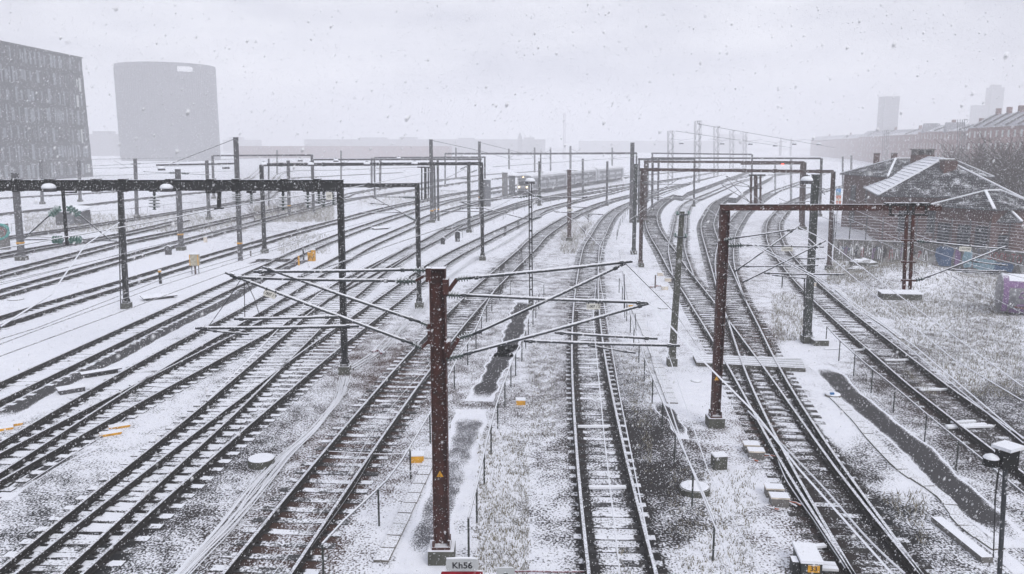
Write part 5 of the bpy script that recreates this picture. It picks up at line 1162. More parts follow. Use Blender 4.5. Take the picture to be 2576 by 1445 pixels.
# ---------------------------------------------------------------- train
def train():
    pix = [D('S', x, y) for x, y in ((2093,783),(2226,762),(2385,736),(2544,715),(2700,700),(2850,690))]
    Q = resample(np.array([np.array(G(*p)[:2]) for p in catmull(pix, 6)]), 1.0); t, nn = normals(Q)
    root = thing('passenger_train', 'white and grey passenger train with two lit headlamps coming through the snow', 'train', (Q[0][0], Q[0][1], 0)); o = root.location.copy()
    prof = [(-1.45,.95), (-1.52,1.3), (-1.52,3.1), (-1.35,3.75), (-.85,4.15), (0,4.3), (.85,4.15), (1.35,3.75), (1.52,3.1), (1.52,1.3), (1.45,.95)]
    n = len(prof); seg = 24; ncar = 3
    for c in range(ncar):
        s0 = c*(seg + 1); idx = [i for i in range(s0, min(s0 + seg + 1, len(Q)))]
        if len(idx) < 8: break
        def ring(i, sc=1.0, dy=0, zsc=1.0):
            return [(Q[i][0] + nn[i][0]*x*sc + t[i][0]*dy - o.x, Q[i][1] + nn[i][1]*x*sc + t[i][1]*dy - o.y, .95 + (z-.95)*zsc) for x, z in prof]
        rings = []
        if c == 0: rings += [ring(idx[0], .80, 0, .60), ring(idx[0], .92, .35, .72), ring(idx[0], .98, 1.0, .93), ring(idx[2], 1, .1, 1)]
        else: rings += [ring(idx[0])]
        rings += [ring(i) for i in idx[3 if c == 0 else 1:]]
        mb = MB(); vs = [v for r_ in rings for v in r_]; fs = []
        for i in range(len(rings)-1):
            for k in range(n-1): fs.append((i*n+k, i*n+k+1, (i+1)*n+k+1, (i+1)*n+k))
        fs.append(tuple(range(n))); fs.append(tuple((len(rings)-1)*n + k for k in range(n))[::-1]); mb.add(vs, fs)
        car = mb.obj('carriage', M['trainwhite'], root)
        mb = MB()                                               # underframe
        for i in idx[1:-1:1]: mb.box((Q[i][0]-o.x, Q[i][1]-o.y, .62), (2.5, 1.02, .62), Matrix((Vector((nn[i][0], nn[i][1], 0)), Vector((t[i][0], t[i][1], 0)), Vector((0,0,1)))).transposed())
        mb.obj('underframe', M['railweb'], car)
        for (z, h) in ((1.75, .75), (3.0, .70)):                # window bands, left and right
            for s in (-1, 1):
                mb = MB()
                for i in idx[2:-2]:
                    a = np.array([Q[i][0] + nn[i][0]*1.535*s, Q[i][1] + nn[i][1]*1.535*s])
                    Rm = Matrix((Vector((t[i][0], t[i][1], 0)), Vector((-nn[i][0], -nn[i][1], 0)), Vector((0,0,1)))).transposed()
                    mb.box((a[0]-o.x, a[1]-o.y, z), (.82, .03, h), Rm)
                    w_ = mb.obj('window', M['glassdark'], car) if False else None
                mb.obj('window_row', M['traingrey'], car, kind='stuff')
        for j, i in enumerate(idx[4:-2:6]):
            Rm = Matrix((Vector((t[i][0], t[i][1], 0)), Vector((-nn[i][0], -nn[i][1], 0)), Vector((0,0,1)))).transposed()
            for s in (1,):
                mb = MB(); mb.box((Q[i][0] + nn[i][0]*1.55*s - o.x, Q[i][1] + nn[i][1]*1.55*s - o.y, 2.2), (1.2, .03, 2.3), Rm); mb.obj('door', M['traingrey'], car)
        if c == 0:
            e = Vector((t[0][0], t[0][1], 0)); x_ = Vector((nn[0][0], nn[0][1], 0)); F0 = Vector((0,0,0))
            Rm = Matrix((x_, e, Vector((0,0,1)))).transposed()
            mb = MB(); mb.box(F0 - e*.03 + Vector((0,0,2.35)), (2.1, .10, .85), Rm); mb.obj('windscreen', M['glassdark'], car)
            mb = MB(); mb.box(e*.20 + Vector((0,0,3.35)), (2.0, .5, .85), Rm @ Matrix.Rotation(R(-28), 3, 'X')); mb.obj('front_panel', M['traingrey'], car)
            mb = MB(); mb.box(F0 - e*.05 + Vector((0,0,1.35)), (2.0, .10, .5), Rm); mb.obj('bumper', M['traingrey'], car)
            mb = MB(); mb.box(F0 + Vector((0,0,.55)), (2.4, .6, .7), Rm); mb.obj('snow_plough', M['railweb'], car)
            for s in (-1, 1): mb = MB(); q = F0 - e*.14 + x_*s*.80; mb.disc((q.x, q.y, 1.62), (q.x - e.x*.08, q.y - e.y*.08, 1.62), [(0,.15),(1,.15)], 10); mb.obj('headlamp', M['lamp'], car)
            mb = MB(); q = e*.0; mb.disc((q.x, q.y, 3.55), (q.x - e.x*.1, q.y - e.y*.1, 3.55), [(0,.12),(1,.12)], 10); mb.obj('headlamp', M['lamp'], car)
            for s in (-1, 1): mb = MB(); q = F0 - e*.06 + x_*s*1.12; mb.box((q.x, q.y, 2.2), (.28, .14, 2.5), Rm); mb.obj('white_front_edge', M['white'], car)
train()
def hut(label, x, y, wpx, htop, depth, roofover=.5, mk='concrete', cat='hut'):
    g = G(x, y); w_ = wpx/FPX*g.y; H_ = zat(htop, g.y); root = thing('hut', label, cat, tuple(g)); mb = MB(); mb.box((0, depth/2, H_/2), (w_, depth, H_)); mb.obj('wall', M[mk], root)
    mb = MB(); mb.add([(-w_/2-roofover, -roofover, H_), (w_/2+roofover, -roofover, H_-.1), (w_/2+roofover, depth+roofover, H_+.3), (-w_/2-roofover, depth+roofover, H_+.5), (-w_/2-roofover, -roofover, H_+.15), (w_/2+roofover, -roofover, H_+.08), (w_/2+roofover, depth+roofover, H_+.45), (-w_/2-roofover, depth+roofover, H_+.65)], [(0,3,2,1),(4,5,6,7),(0,1,5,4),(1,2,6,5),(2,3,7,6),(3,0,4,7)]); mb.obj('roof', M['snowmat'], root)
    mb = MB(); mb.box((w_*.1, -.04, H_*.4), (w_*.4, .08, H_*.75)); mb.obj('door', M['traingrey'], root)
hut('pale concrete hut with slanting snowy roof beside the train front', 1270, 494, 14, 434, 3.0)
hut('dark hut between the pale hut and the train front', 1288, 490, 16, 442, 3.0, mk='traingrey')
hut('grey equipment hut behind the right post of the four lamp portal', 1222, 520, 24, 452, 2.5, mk='traingrey', roofover=.2)
hut('grey cabinet house on the bank at the far left', 170, 567, 58, 533, 3, mk='grey_mast', roofover=.25)
# platforms
def platform(label, pixL, pixR, z=.85):
    A = [G(*p) for p in pixL]; B = [G(*p) for p in pixR]; root = thing('platform', label, 'platform', tuple(A[0]), group='snowy platforms'); o = A[0]; mb = MB(); vs = []
    for a, b in zip(A, B): vs += [tuple(a - o), tuple(b - o), tuple(b - o + Vector((0,0,z))), tuple(a - o + Vector((0,0,z)))]
    fs = [(4*i+k, 4*i+(k+1)%4, 4*(i+1)+(k+1)%4, 4*(i+1)+k) for i in range(len(A)-1) for k in range(4)] + [(0,3,2,1), tuple(4*(len(A)-1)+k for k in range(4))]
    mb.add(vs, fs); mb.obj('deck', M['platform'], root)
M['platform'] = mat('platform_edge', (0.07, 0.07, 0.075), 0.9, 0, 1.0, 0.02)
def bp(s): return [D('B2', *map(float, q.split(','))) for q in s.split()]
platform('snowy platform with a dark edge left of the branch track', bp('440,452 520,385 680,320 900,255 1100,195'), bp('520,465 560,430 760,355 960,275 1150,205'), .9)
platform('second snowy platform right of the branch track', bp('935,480 1000,425 1130,340 1290,260'), bp('1010,485 1075,425 1190,350 1340,268'), .9)
# railed bank fence left, railings beyond
def rail_fence(label, pix, h=1.0, npost=10, mk='wire', z=0, r=.025, rails=1):
    Q = survey(pix, .6, near_ext=0, smooth=1, z=z); root = thing('railing', label, 'railing', (Q[0][0], Q[0][1], 0), group='railings along the walkways'); o = root.location.copy()
    for k in range(npost):
        i = int(k*(len(Q)-1)/(npost-1)); mb = MB(); mb.tube([(Q[i][0]-o.x, Q[i][1]-o.y, -.05), (Q[i][0]-o.x, Q[i][1]-o.y, h)], r*.9, 6); mb.obj('post', M[mk], root)
    for j in range(rails):
        hh = h - j*.45; mb = MB(); mb.tube([(a-o.x, b-o.y, hh) for a, b in Q[::2]] + [(Q[-1][0]-o.x, Q[-1][1]-o.y, hh)], r, 6); mb.obj('handrail', M['galv' if r > .02 else mk], root)
        if r > .024: mb = MB(); mb.tube([(a-o.x, b-o.y, hh + r*.7) for a, b in Q[::2]], r*.72, 5); mb.obj('snow_ridge', M['snowmat'], root)
    return root
# ---------------------------------------------------------------- railings: pixels are the post feet
rail_fence('left handrail running past the large red mast down to the bottom edge', DL('v 815,1475 880,1396 983,1291 1068,1140 1100,1080 1152,960 1188,900 1222,815 1245,770 1257,755'), 1.0, 12, 'darkgreen', r=.028)
rail_fence('handrail right of the worn footpath in front of the centre track', DL('k 2040,1290 2130,905 2200,540 2262,275 2325,35 l 65,1410 118,1240 178,1105 225,980 265,810 297,750 325,660 362,555'), 1.0, 14, 'darkgreen', r=.028)
rail_fence('short cross handrail at the far end of the footpath', DL('l 362,555 400,430 100,430'), 1.0, 3, 'darkgreen', r=.022)
rail_fence('long handrail with drooping cables right of the centre track', DL('m 1985,1320 1820,880 1672,540 1565,250 1480,25 l 1405,1400 1350,1250 1300,1070 1258,950 1195,700 1170,640 1140,480 1110,400'), 1.0, 13, 'darkgreen', r=.028)
rail_fence('handrail between the wet path and the outer right track', DL('v 2620,1380 o 2120,650 1790,355 1520,105 n 1295,655 1100,485 940,325 810,195 715,75'), .95, 9, 'darkgreen', r=.028)
rail_fence('thin distant railing between the train tracks and the gravel tracks', DL('F2 795,800 905,745 1030,690 1145,640 1215,615 A2 5,640 115,585 232,555 320,525 410,500 520,470 700,415 900,375 1000,350 1180,320'), 1.0, 24, 'wire', r=.02)
rail_fence('thin railing curving beside the centre track far bend', DL('A2 1060,817 1080,720 1110,660 1140,610 1175,570 B2 40,530'), .9, 12, 'wire', r=.03)
rail_fence('far railing along the grassy bank on the left', DL('H2 108,640 315,590 500,560 690,525 860,515 1020,500 1165,490 1305,475 J2 30,485 170,470 305,455 500,430 660,415 770,405 885,385 J2 1100,360 1365,325'), 1.0, 22, 'wire', r=.02)
# ---------------------------------------------------------------- small yard objects
def pxm(y): return (y - 366) / (HC / _cp * 1.0)     # photo pixels per metre at ground row y
def lid_box(name, label, cat, x, y, w_, d_, h, mk, rz=0, lid=None, group=None, sub=None):
    g = G(x, y); root = thing(name, label, cat, tuple(g), rz, group); mb = MB(); mb.box((0,0,h/2 - .03), (w_, d_, h + .06)); mb.obj('body', M[mk], root)
    mb = MB(); mb.box((0,0,h + .02), (w_*1.08, d_*1.1, .045)); mb.obj('lid', M[lid or mk], root); return root
def drum(label, x, y, r, h, mk='concrete', top='snowmat', cat='manhole'):
    g = G(x, y); root = thing('manhole', label, cat, tuple(g), 0, 'round shaft covers'); mb = MB(); mb.disc((0,0,-.05), (0,0,h), [(0,r),(.9,r),(1,r*.97)], 24); mb.obj('ring', M[mk], root)
    mb = MB(); mb.disc((0,0,h), (0,0,h+.045), [(0,r*.94),(.6,r*.92),(1,r*.8)], 24); mb.obj('cover', M[top], root)
drum('round concrete shaft with a thick white snow cap left of the cable bundle', 658, 1170, .40, .22, 'mossconc')
drum('dark mossy open shaft cover below the right handrail', 1747, 1238, .43, .16, 'mossconc', 'mossconc')
drum('small flat manhole with a white rim on the snowy walkway', 1751, 959, .22, .02, 'mossconc')
drum('flat dark manhole cover on the walkway right of the arm tips', 1667, 776, .32, .015, 'mossconc', 'mossconc')
drum('round shaft with a blue plug at the head of the brown trough', 2095, 997, .30, .08, 'trough')
g = G(2093, 994, .1); root = thing('plug', 'small blue plug on the round shaft by the wet path', 'plug', (g.x, g.y, .12)); mb = MB(); mb.box((0,0,.04), (.14,.10,.08)); mb.obj('body', M['blue'], root); mb = MB(); mb.box((0,0,.09), (.09,.06,.02)); mb.obj('knob', M['blue'], root)
drum('flat dark manhole in the snow at the far left', 40, 754, .5, .02, 'mossconc', 'mossconc')
# point machines / cable boxes
lid_box('cable_box', 'yellow box with a snowy lid beside the left handrail', 'box', 1049, 1160, .42, .34, .22, 'yellow', .1, 'snowmat')
lid_box('cable_box', 'yellow box with a snowy lid right of the worn footpath', 'box', 1310, 1017, .34, .28, .18, 'yellow', 0, 'snowmat')
lid_box('cable_box', 'small yellow box by the railing right of the centre track', 'box', 1584, 772, .34, .28, .14, 'yellow', 0, 'snowmat')
for x, y, lab in ((300,1075,'upper orange yellow lid between the left tracks'), (278,1093,'lower orange yellow lid between the left tracks'), (30,1070,'upper orange lid at the left edge'), (6,1081,'lower orange lid at the left edge')):
    lid_box('floor_cover_box', lab, 'lid', x, y, .62, .34, .04, 'yellow', .55)
for x, y, lab in ((1889,1136,'rear cream box of the upper pair beside the right track'), (1901,1152,'front cream box of the upper pair beside the right track'), (1946,1247,'rear cream box of the lower pair beside the right track'), (1959,1270,'front cream box of the lower pair beside the right track')):
    lid_box('switch_box', lab, 'box', x, y, .46, .36, .24, 'concrete', -.1, 'cream')
for x, y, lab in ((1672,729,'small cream box between the platform slabs and the curved track'), (1680,708,'second small cream box on a post'), (1661,694,'third small cream box farthest of the three'), (2043,720,'cream box in the mist right of the rusty post')):
    lid_box('switch_box', lab, 'box', x, y, .42, .34, .2, 'cream', 0, 'cream')
lid_box('concrete_block', 'mossy concrete stump with a snow cap below the rusty portal post', 'block', 1808, 1178, .40, .32, .42, 'mossconc', .15, 'snowmat')
lid_box('concrete_block', 'snow capped stone block at the foot of the thick dark mast', 'block', 2062, 868, .7, .5, .28, 'mossconc', 0, 'snowmat')
lid_box('cable_cover', 'grey box with a yellow mark beside the dark trodden path', 'box', 180, 986, .5, .9, .18, 'grey_mast', -.9, 'snowmat')
lid_box('mast_foundation', 'broken concrete foundation slab below the twin drop posts', 'foundation', 2262, 752, 2.3, 1.3, .42, 'mossconc', -.15, 'snowmat')
# loose orange hoses beside the cream boxes
for (x, y, lab) in ((1975,1280,'curled white and orange hose at the lower cream boxes'), (1925,1160,'curled hose at the upper cream boxes'), (1650,724,'hose loop at the small cream boxes')):
    g = G(x, y); root = thing('hose', lab, 'hose', tuple(g)); rr = random.Random(x)
    for k in range(3):
        pts = [(.5*math.cos(a)*(.6+.2*k) + rr.uniform(-.08,.08), .3*math.sin(a), .06 + .05*math.sin(a*1.5+k)) for a in [j*.5 for j in range(9)]]
        mb = MB(); mb.tube(pts, .022, 6); mb.obj('hose_loop', M['orange' if k == 1 else 'snowwire'], root)
# machine with the 33 plate, bottom edge
g = G(2035, 1436); root = thing('point_machine', 'snow covered point machine with a yellow number plate at the bottom edge', 'point machine', tuple(g), -.12)
mb = MB(); mb.box((-.02, .12, .17), (.46, .85, .34)); mb.obj('body', M['darkgreen'], root); mb = MB(); mb.box((-.02, .12, .37), (.50, .90, .07)); mb.obj('snow_lid', M['snowmat'], root)
for dx, dy in ((.42,-.02), (.42,.17)): mb = MB(); mb.box((dx, dy, .10), (.42, .16, .06)); mb.obj('side_plate', M['white'], root)
mb = MB(); mb.box((-.36, -.1, .15), (.14, .3, .34)); mb.obj('handle_box', M['black'], root)
mb = MB(); mb.box((.02, -.325, .22), (.26, .02, .17)); pl = mb.obj('number_plate', M['yellow'], root)
def text(s, size, parent, loc, rot, mk='text', name='lettering', align='CENTER', sx=1.0, extr=.002):
    cu = bpy.data.curves.new(name, 'FONT'); cu.body = s; cu.size = size; cu.align_x = align; cu.align_y = 'CENTER'; cu.extrude = extr; cu.offset = size*.012
    tmp = link('tmp_text', cu); bpy.context.view_layer.update()
    me = bpy.data.meshes.new_from_object(tmp.evaluated_get(bpy.context.evaluated_depsgraph_get())); bpy.data.objects.remove(tmp); me.materials.clear(); me.materials.append(M[mk])
    o = link(name, me, parent, loc, rot, kind='stuff'); o.scale = (sx, 1, 1); return o
text('33', .16, pl, (.02, -.337, .22), (math.pi/2, 0, 0))
# signs on the arms
def sign(label, s, x, y, Y_, w_, h_, roll=0, size=None):
    c = W(x, y, Y_); root = thing('number_sign', label, 'sign', tuple(c)); root.rotation_euler = (0, roll, 0); mb = MB(); mb.box((0,0,0), (w_, .012, h_)); mb.obj('plate', M['plate'], root)
    for s_ in (-.38, .38): mb = MB(); mb.box((w_*s_, 0, h_*.5 + .02), (.025, .03, .07)); mb.obj('clip', M['galv'], root)
    text(s, size or h_*.62, root, (0, -.009, 0), (math.pi/2, 0, 0))
pp = (Yc)/FPX
sign('white number plate 1.007/9 hanging tilted from the left arms', '1.007 / 9', 679, 741, Yc-.15, 31*pp, 16.5*pp, R(19))
sign('white number plate 1.007/2 on the right arms over the centre track', '1.007 / 2', 1493, 771.5, Yc-.15, 35*pp, 15*pp, 0)
sign('white number plate 1.017/50 right of the twin drop posts', '1.017/50', 2428, 627, YD-.1, 30*YD/FPX, 12*YD/FPX, R(3))
sign('misty white number plate 1.017/41 over the right tracks', '1.017/41', 1980, 627, YD-.1, 29*YD/FPX, 11*YD/FPX, 0)
c = W(1433, 444, MT[(1432,428)][2].y - .3)
sign('small cream number plate on the reddish mast', '1 007/3', 1441, 464 + 106, MT[(1432,428)][2].y - .25, .9, .26, 0) if False else None
sign('small cream plate on the reddish lone mast', '1.007/3', 1434, 572-46+3, MT[(1432,428)][2].y - .3, .55, .2)
sign('small square sign marked ct beside the corner post insulators', 'ct', 828, 493, YA-.2, .26, .32, 0, .2)
# kh56 signal head signs (on a signal post below the bridge)
Yk = 12.0
root = thing('signal_sign', 'white plate lettered Kh56 above a red plate at the bottom edge', 'sign', tuple(W(1163, 1421, Yk))); k = (Yk*_cp + 6.5*_sp)/FPX
def rplate(w_, h_, dx, dz, mk, name, dy=0, rad=.05):
    mb = MB(); pts = []
    for cx_, cz_, a0 in ((w_/2-rad, h_/2-rad, 0), (-w_/2+rad, h_/2-rad, 90), (-w_/2+rad, -h_/2+rad, 180), (w_/2-rad, -h_/2+rad, 270)):
        for j in range(5): a = R(a0 + j*22.5); pts.append((cx_ + rad*math.cos(a) + dx, cz_ + rad*math.sin(a) + dz))
    n = len(pts); mb.add([(x, dy-.012, z) for x, z in pts] + [(x, dy+.012, z) for x, z in pts], [tuple(range(n)), tuple(range(n, 2*n))[::-1]] + [(i, n+i, n+(i+1)%n, (i+1)%n) for i in range(n)])
    return mb.obj(name, M[mk], root)
pl = rplate(80*k, 31*k, 0, 0, 'plategrey', 'plate') if 'plategrey' in M else None
M['plategrey'] = mat('grey_white_plate', (0.50, 0.52, 0.54), 0.5, 0, 0.5, 0.05, var=0.1)
pl = rplate(82*k, 31*k, 0, 0, 'plategrey', 'plate')
text('Kh56', 23*k, pl, (0, -.016, -.01), (math.pi/2, 0, 0), sx=1.05)
rplate(105*k, 60*k, -.01, -50*k, 'red', 'red_plate', .03, .03)
mb = MB(); mb.tube([(-40*k, 0, 17*k), (0, 0, 18*k), (40*k, 0, 17*k)], [2*k, 3.2*k, 2*k], 8); mb.obj('snow_cap', M['snowmat'], root)
mb = MB(); mb.tube([(-50*k, .03, -19*k), (0, .03, -18*k), (50*k, .03, -19*k)], [1.5*k, 2.5*k, 1.5*k], 8); mb.obj('snow_cap', M['snowmat'], root)
mb = MB(); mb.tube([(0, .08, -16*k), (0, .08, -root.location.z)], .05, 8); mb.obj('post', M['galv'], root)
root = thing('signal_sign', 'smaller grey rounded plate right of the Kh56 plate', 'sign', tuple(W(1272, 1444, Yk)))
pl = rplate(46*k, 36*k, 0, 0, 'plategrey', 'plate'); text('E', 14*k, pl, (0, -.016, -.0), (math.pi/2, math.pi/2, 0)); mb = MB(); mb.tube([(0, .06, -16*k), (0, .06, -root.location.z)], .04, 8); mb.obj('post', M['galv'], root)
mb = MB(); mb.tube([G(1270, 1438, .05), G(1340, 1437, .08), G(1400, 1439, .05), G(1470, 1438, .05)], .022, 6); tag(mb.obj('cable', M['purple']), 'snow covered dark red cable running to the centre track rail', 'cable')
# signal head post, right bottom
gS = G(2512, 1500); Ys = gS.y; root = thing('signal_post', 'signal post with two snow capped hoods in the lower right corner', 'signal', (W(2517, 1445, Ys).x, Ys, 0)); o = root.location.copy()
mb = MB(); mb.tube([(0,0,0), W(2530, 1165, Ys) - o], .05, 8); mb.obj('post', M['galv'], root)
mb = MB(); c = W(2533, 1150, Ys) - o; mb.box(c, (.34, .3, .44)); mb.obj('signal_head', M['black'], root)
mb = MB(); mb.box(c + Vector((-.03, -.05, .25)), (.50, .42, .07), Matrix.Rotation(.5, 3, 'Z')); mb.obj('hood_snow', M['snowmat'], root)
mb = MB(); mb.disc(c + Vector((-.36, -.05, .03)), c + Vector((-.36, -.05, -.16)), [(0,.06),(.2,.15),(1,.16)], 12); mb.obj('lamp_hood', M['black'], root)
mb = MB(); mb.disc(c + Vector((-.36, -.05, .09)), c + Vector((-.36, -.05, -.0)), [(0,.04),(.5,.13),(1,.16)], 12); mb.obj('hood_snow', M['snowmat'], root)
mb = MB(); mb.tube([c + Vector((-.2,-.1,-.2)), W(2515,1250,Ys) - o + Vector((-.12,-.05,0)), W(2512,1400,Ys) - o + Vector((-.14,-.05,0))], .015, 5); mb.obj('cable', M['wire'], root)
# dwarf signals and small markers
def marker(label, x, y, h, w_, mk, top=None, name='marker_post', cat='marker', group='small markers along the tracks', headw=0):
    g = G(x, y); root = thing(name, label, cat, tuple(g), 0, group); mb = MB(); mb.box((0,0,h/2), (w_, w_*.8, h)); mb.obj('post', M[mk], root)
    if top: mb = MB(); mb.box((0,0,h*.93), (w_*1.15, w_*.9, h*.14)); mb.obj('band', M[top], root)
    mb = MB(); mb.box((0,0,h+.03), (w_*1.1, w_*.9, .06)); mb.obj('snow_cap', M['snowmat'], root); return root
marker('black post with a yellow top in the snow by the left black mast', 404, 714, .95, .16, 'black', 'yellow')
marker('small marker between two masts at mid left', 631, 645, .5, .12, 'concrete')
marker('tiny marker post left of the left portal post', 517, 610, .55, .3, 'cream')
marker('dark marker post behind the yellow device', 764, 655, 1.0, .12, 'black')
marker('thin post between the cream boxes at the walkway', 1648, 725, .9, .08, 'brownsteel')
marker('thin post in the mist right of the rusty post', 1932 + 37-2, 725, .8, .07, 'darkgreen')
def dwarf(label, x, y, h, r, mk='black'):
    g = G(x, y); root = thing('dwarf_signal', label, 'signal', tuple(g), 0, 'dwarf signals'); mb = MB(); mb.box((0,0,.18), (r*1.7, .25, .36)); mb.obj('base', M[mk], root)
    mb = MB(); n = 14; pts = [(r*math.cos(a), h - r + r*math.sin(a)) for a in [math.pi*j/n for j in range(n+1)]] + [(-r, .36), (r, .36)]
    m_ = len(pts); mb.add([(x_, -.12, z) for x_, z in pts] + [(x_, .12, z) for x_, z in pts], [tuple(range(m_)), tuple(range(m_, 2*m_))[::-1]] + [(i, (i+1) % m_, m_+(i+1) % m_, m_+i) for i in range(m_)]); mb.obj('signal_head', M[mk], root)
    for z in (h*.45, h*.7): mb = MB(); mb.disc((0, -.12, z), (0, -.22, z), [(0,r*.28),(1,r*.3)], 10); mb.obj('lens_hood', M[mk], root)
    mb = MB(); mb.tube([(-r*.8, 0, h-.1), (0, 0, h+.02), (r*.8, 0, h-.1)], .07, 6); mb.obj('snow_cap', M['snowmat'], root)
dwarf('rounded dark dwarf signal left of the thin distant railing', 1151, 608, 1.05, .26)
dwarf('rounded grey dwarf signal left of the cream cabinet', 424, 641, .8, .30, 'grey_mast')
dwarf('low dark dwarf signal lying beside the branch rails', 1114, 615, .7, .24)
dwarf('dwarf signal in front of the yellow fittings by the reddish mast', 1349+2, 513+110-9, .6, .2) if False else None
# cream cabinet on legs
g = G(492, 690); root = thing('cabinet', 'rusty cream cabinet on three legs in the snow on the left', 'cabinet', tuple(g)); s = 22/FPX*g.y
for dx in (-.4, 0, .4): mb = MB(); mb.bar((dx*s, 0, 0), (dx*s, 0, .7), .10 if dx == 0 else .05, up=(0,1,0)); mb.obj('leg', M['rust' if dx == 0 else 'galv'], root)
mb = MB(); mb.box((0,0,1.1), (s, .35, .85)); mb.obj('body', M['creampaint'] if 'creampaint' in M else M['plate'], root)
for dx in (-.47, .47): mb = MB(); mb.box((dx*s, -.18, 1.1), (.06, .02, .82)); mb.obj('rusty_edge', M['yellow'], root)
mb = MB(); mb.box((0,0,1.57), (s*1.1, .45, .08)); mb.obj('snow_cap', M['snowmat'], root)
# yellow compressor by the trodden path
g = G(785, 657); root = thing('yellow_device', 'yellow pumping device with hoses beside the trodden path', 'machine', tuple(g))
for dx, h in ((-.18, .75), (.14, .95)): mb = MB(); mb.box((dx, 0, h/2), (.30, .3, h)); mb.obj('housing', M['yellow'], root)
mb = MB(); mb.tube([(-.28,-.2,.1), (-.1,-.25,.5), (.1,-.2,.15), (.25,-.2,.6)], .03, 6); mb.obj('hose', M['wire'], root); mb = MB(); mb.box((.14, 0, .98), (.32,.3,.06)); mb.obj('snow_cap', M['snowmat'], root)
g = G(752, 668); root = thing('yellow_post', 'yellow post with a red hose left of the yellow device', 'post', tuple(g)); mb = MB(); mb.box((0,0,.4), (.12,.12,.8)); mb.obj('post', M['yellow'], root); mb = MB(); mb.tube([(0,-.06,.6), (-.2,-.1,.3), (-.35,-.1,.03)], .02, 6); mb.obj('hose', M['grafred'], root)
ribbon('footpath', DL('M2 240,440 330,395 440,345 560,310'), .9, .012, M['asphalt'], wob=.3)
# cover board and trolleys
for (x, y, w_, l_, rz, lab) in ((400,752,.75,2.1,-.85,'long grey-green cover plate lying in the snow left of the black post'), (957,577,1.0,2.2,-.85,'snowy low trolley lying between the far snow buried tracks'), (255,944,.3,1.6,-.86,'dark plank lying beside the trodden path')):
    g = G(x, y); root = thing('cover_plate', lab, 'plate', tuple(g), rz); mb = MB(); mb.box((0,0,.20), (w_, l_, .05), Matrix.Rotation(.15, 3, 'Y')); mb.obj('plate', M['grey_mast'], root); mb = MB(); mb.box((0,0,.08), (w_*.7, l_*.8, .16)); mb.obj('base', M['black'], root)
# white planks across tracks
for (x, y, L_, rz, lab) in ((1497,790+290,.0,0,''),):
    pass
for (x, y, l_, rz, lab, z) in ((2348+82,1067+8,1.5,.15,'snowy plank lying across the outer right track near the signal post',.08), (2423,1068,.9,.15,'short snowy plank beside the longer one',.10), (2440,1078,1.7,.1,'lowest snowy plank across the outer right track',.06), (2350,984,1.2,.1,'white plank across the outer right track midway',.06), (2255,909,1.1,.1,'white plank across the outer right track below the grassy bank',.06), (2170,883,.9,.12,'short white plank near the drop post end of the outer track',.06), (2096,880,.9,.1,'white plank at the misty start of the outer right track',.06), (1492,1080,1.05,0,'snowy board between the rails of the centre track, upper one',.10), (1528,1234,1.05,.02,'snowy board between the rails of the centre track, lower one',.10), (2052,1382,.5,.2,'small snowy block by the bottom right trough end',.08)):
    g = G(x, y); mb = MB(); mb.box((0,0,z), (l_, .14, .06), Matrix.Rotation(rz, 3, 'Z')); o = mb.obj('plank', M['snowmat']); o.location = g; tag(o, lab, 'plank')
A_ = G(*D('o', 1745, 955)); B_ = G(*D('o', 2220, 1340)); mb = MB(); mb.bar((0,0,.06), tuple(B_ - A_ + Vector((0,0,.06))), .28, .16); o = mb.obj('kerb_beam', M['concrete']); o.location = A_; tag(o, 'long snow topped concrete beam beside the wet path in the lower right', 'beam')
mb = MB(); mb.box((0,0,.12), (.26, .15, .02)); 
# plank crossing over the right tracks
c0, c1, c2, c3 = [G(*p) for p in DL('E2 160,530 1140,560 1185,660 195,605')]
root = thing('track_crossing', 'wooden plank crossing over the right tracks below the thick mast', 'crossing', tuple(c0)); np_ = 9
for k in range(np_):
    t0 = (k + .5)/np_; a = c0.lerp(c3, t0) - c0; b = c1.lerp(c2, t0) - c0; hgt = (c3 - c0).length/np_
    mb = MB(); mb.bar(a + Vector((0,0,.10)), b + Vector((0,0,.10)), hgt - .02, .16 + .01*(k % 2)); mb.obj('plank', M['crossing'] if 'crossing' in M else M['sleeper'], root)
# cable bundles
def bundle(label, pix, n, spread, r=.013, mk='snowwire', z=.05):
    Q = survey(pix, .5, near_ext=0, smooth=2, z=z); t, nn = normals(Q); root = thing('cable_bundle', label, 'cables', (Q[0][0], Q[0][1], 0), group='loose cables beside the tracks'); o = root.location.copy(); rr = random.Random(n)
    for k in range(n):
        ph = rr.uniform(0, 6); a0 = (k/(n-1) - .5) if n > 1 else 0; mb = MB(); pts = []
        for i in range(0, len(Q)):
            s = spread*(a0 + .28*math.sin(i*.21 + ph) + .18*math.sin(i*.07 + 2*ph)); pts.append((Q[i][0] + nn[i][0]*s - o.x, Q[i][1] + nn[i][1]*s - o.y, z + .02*math.sin(ph + i*.5) + k*.004))
        mb.tube(pts, r, 5); mb.obj('cable', M[mk if k % 5 else 'snowwire'], root)
bundle('thick bundle of snow covered cables from the black post to the bottom edge', DL('v 410,1500 458,1444 575,1324 629,1254 718,1149 780,1095 830,1030 853,1000 868,950'), 16, .34, .016)
bundle('snowy cable bundle climbing from the black post toward the middle', DL('v 880,930 952,885 1000,835 1040,795 1075,760 1130,700 1200,650 1290,600 1340,560'), 9, .38, .014)
bundle('cables branching to the slim portal post foot', DL('v 1000,838 1030,800 1045,775'), 4, .2, .014)
bundle('two thin black cables lying between the rails left of the red mast', DL('v 720,1450 800,1330 880,1200 960,1080 1060,950 1110,860'), 2, .42, .010, 'wire', .08)
bundle('coiled dark red tube end beside the cable bundle', DL('N2 1110,470 1150,450 1190,470 1200,490'), 2, .15, .06, 'purple', .1)
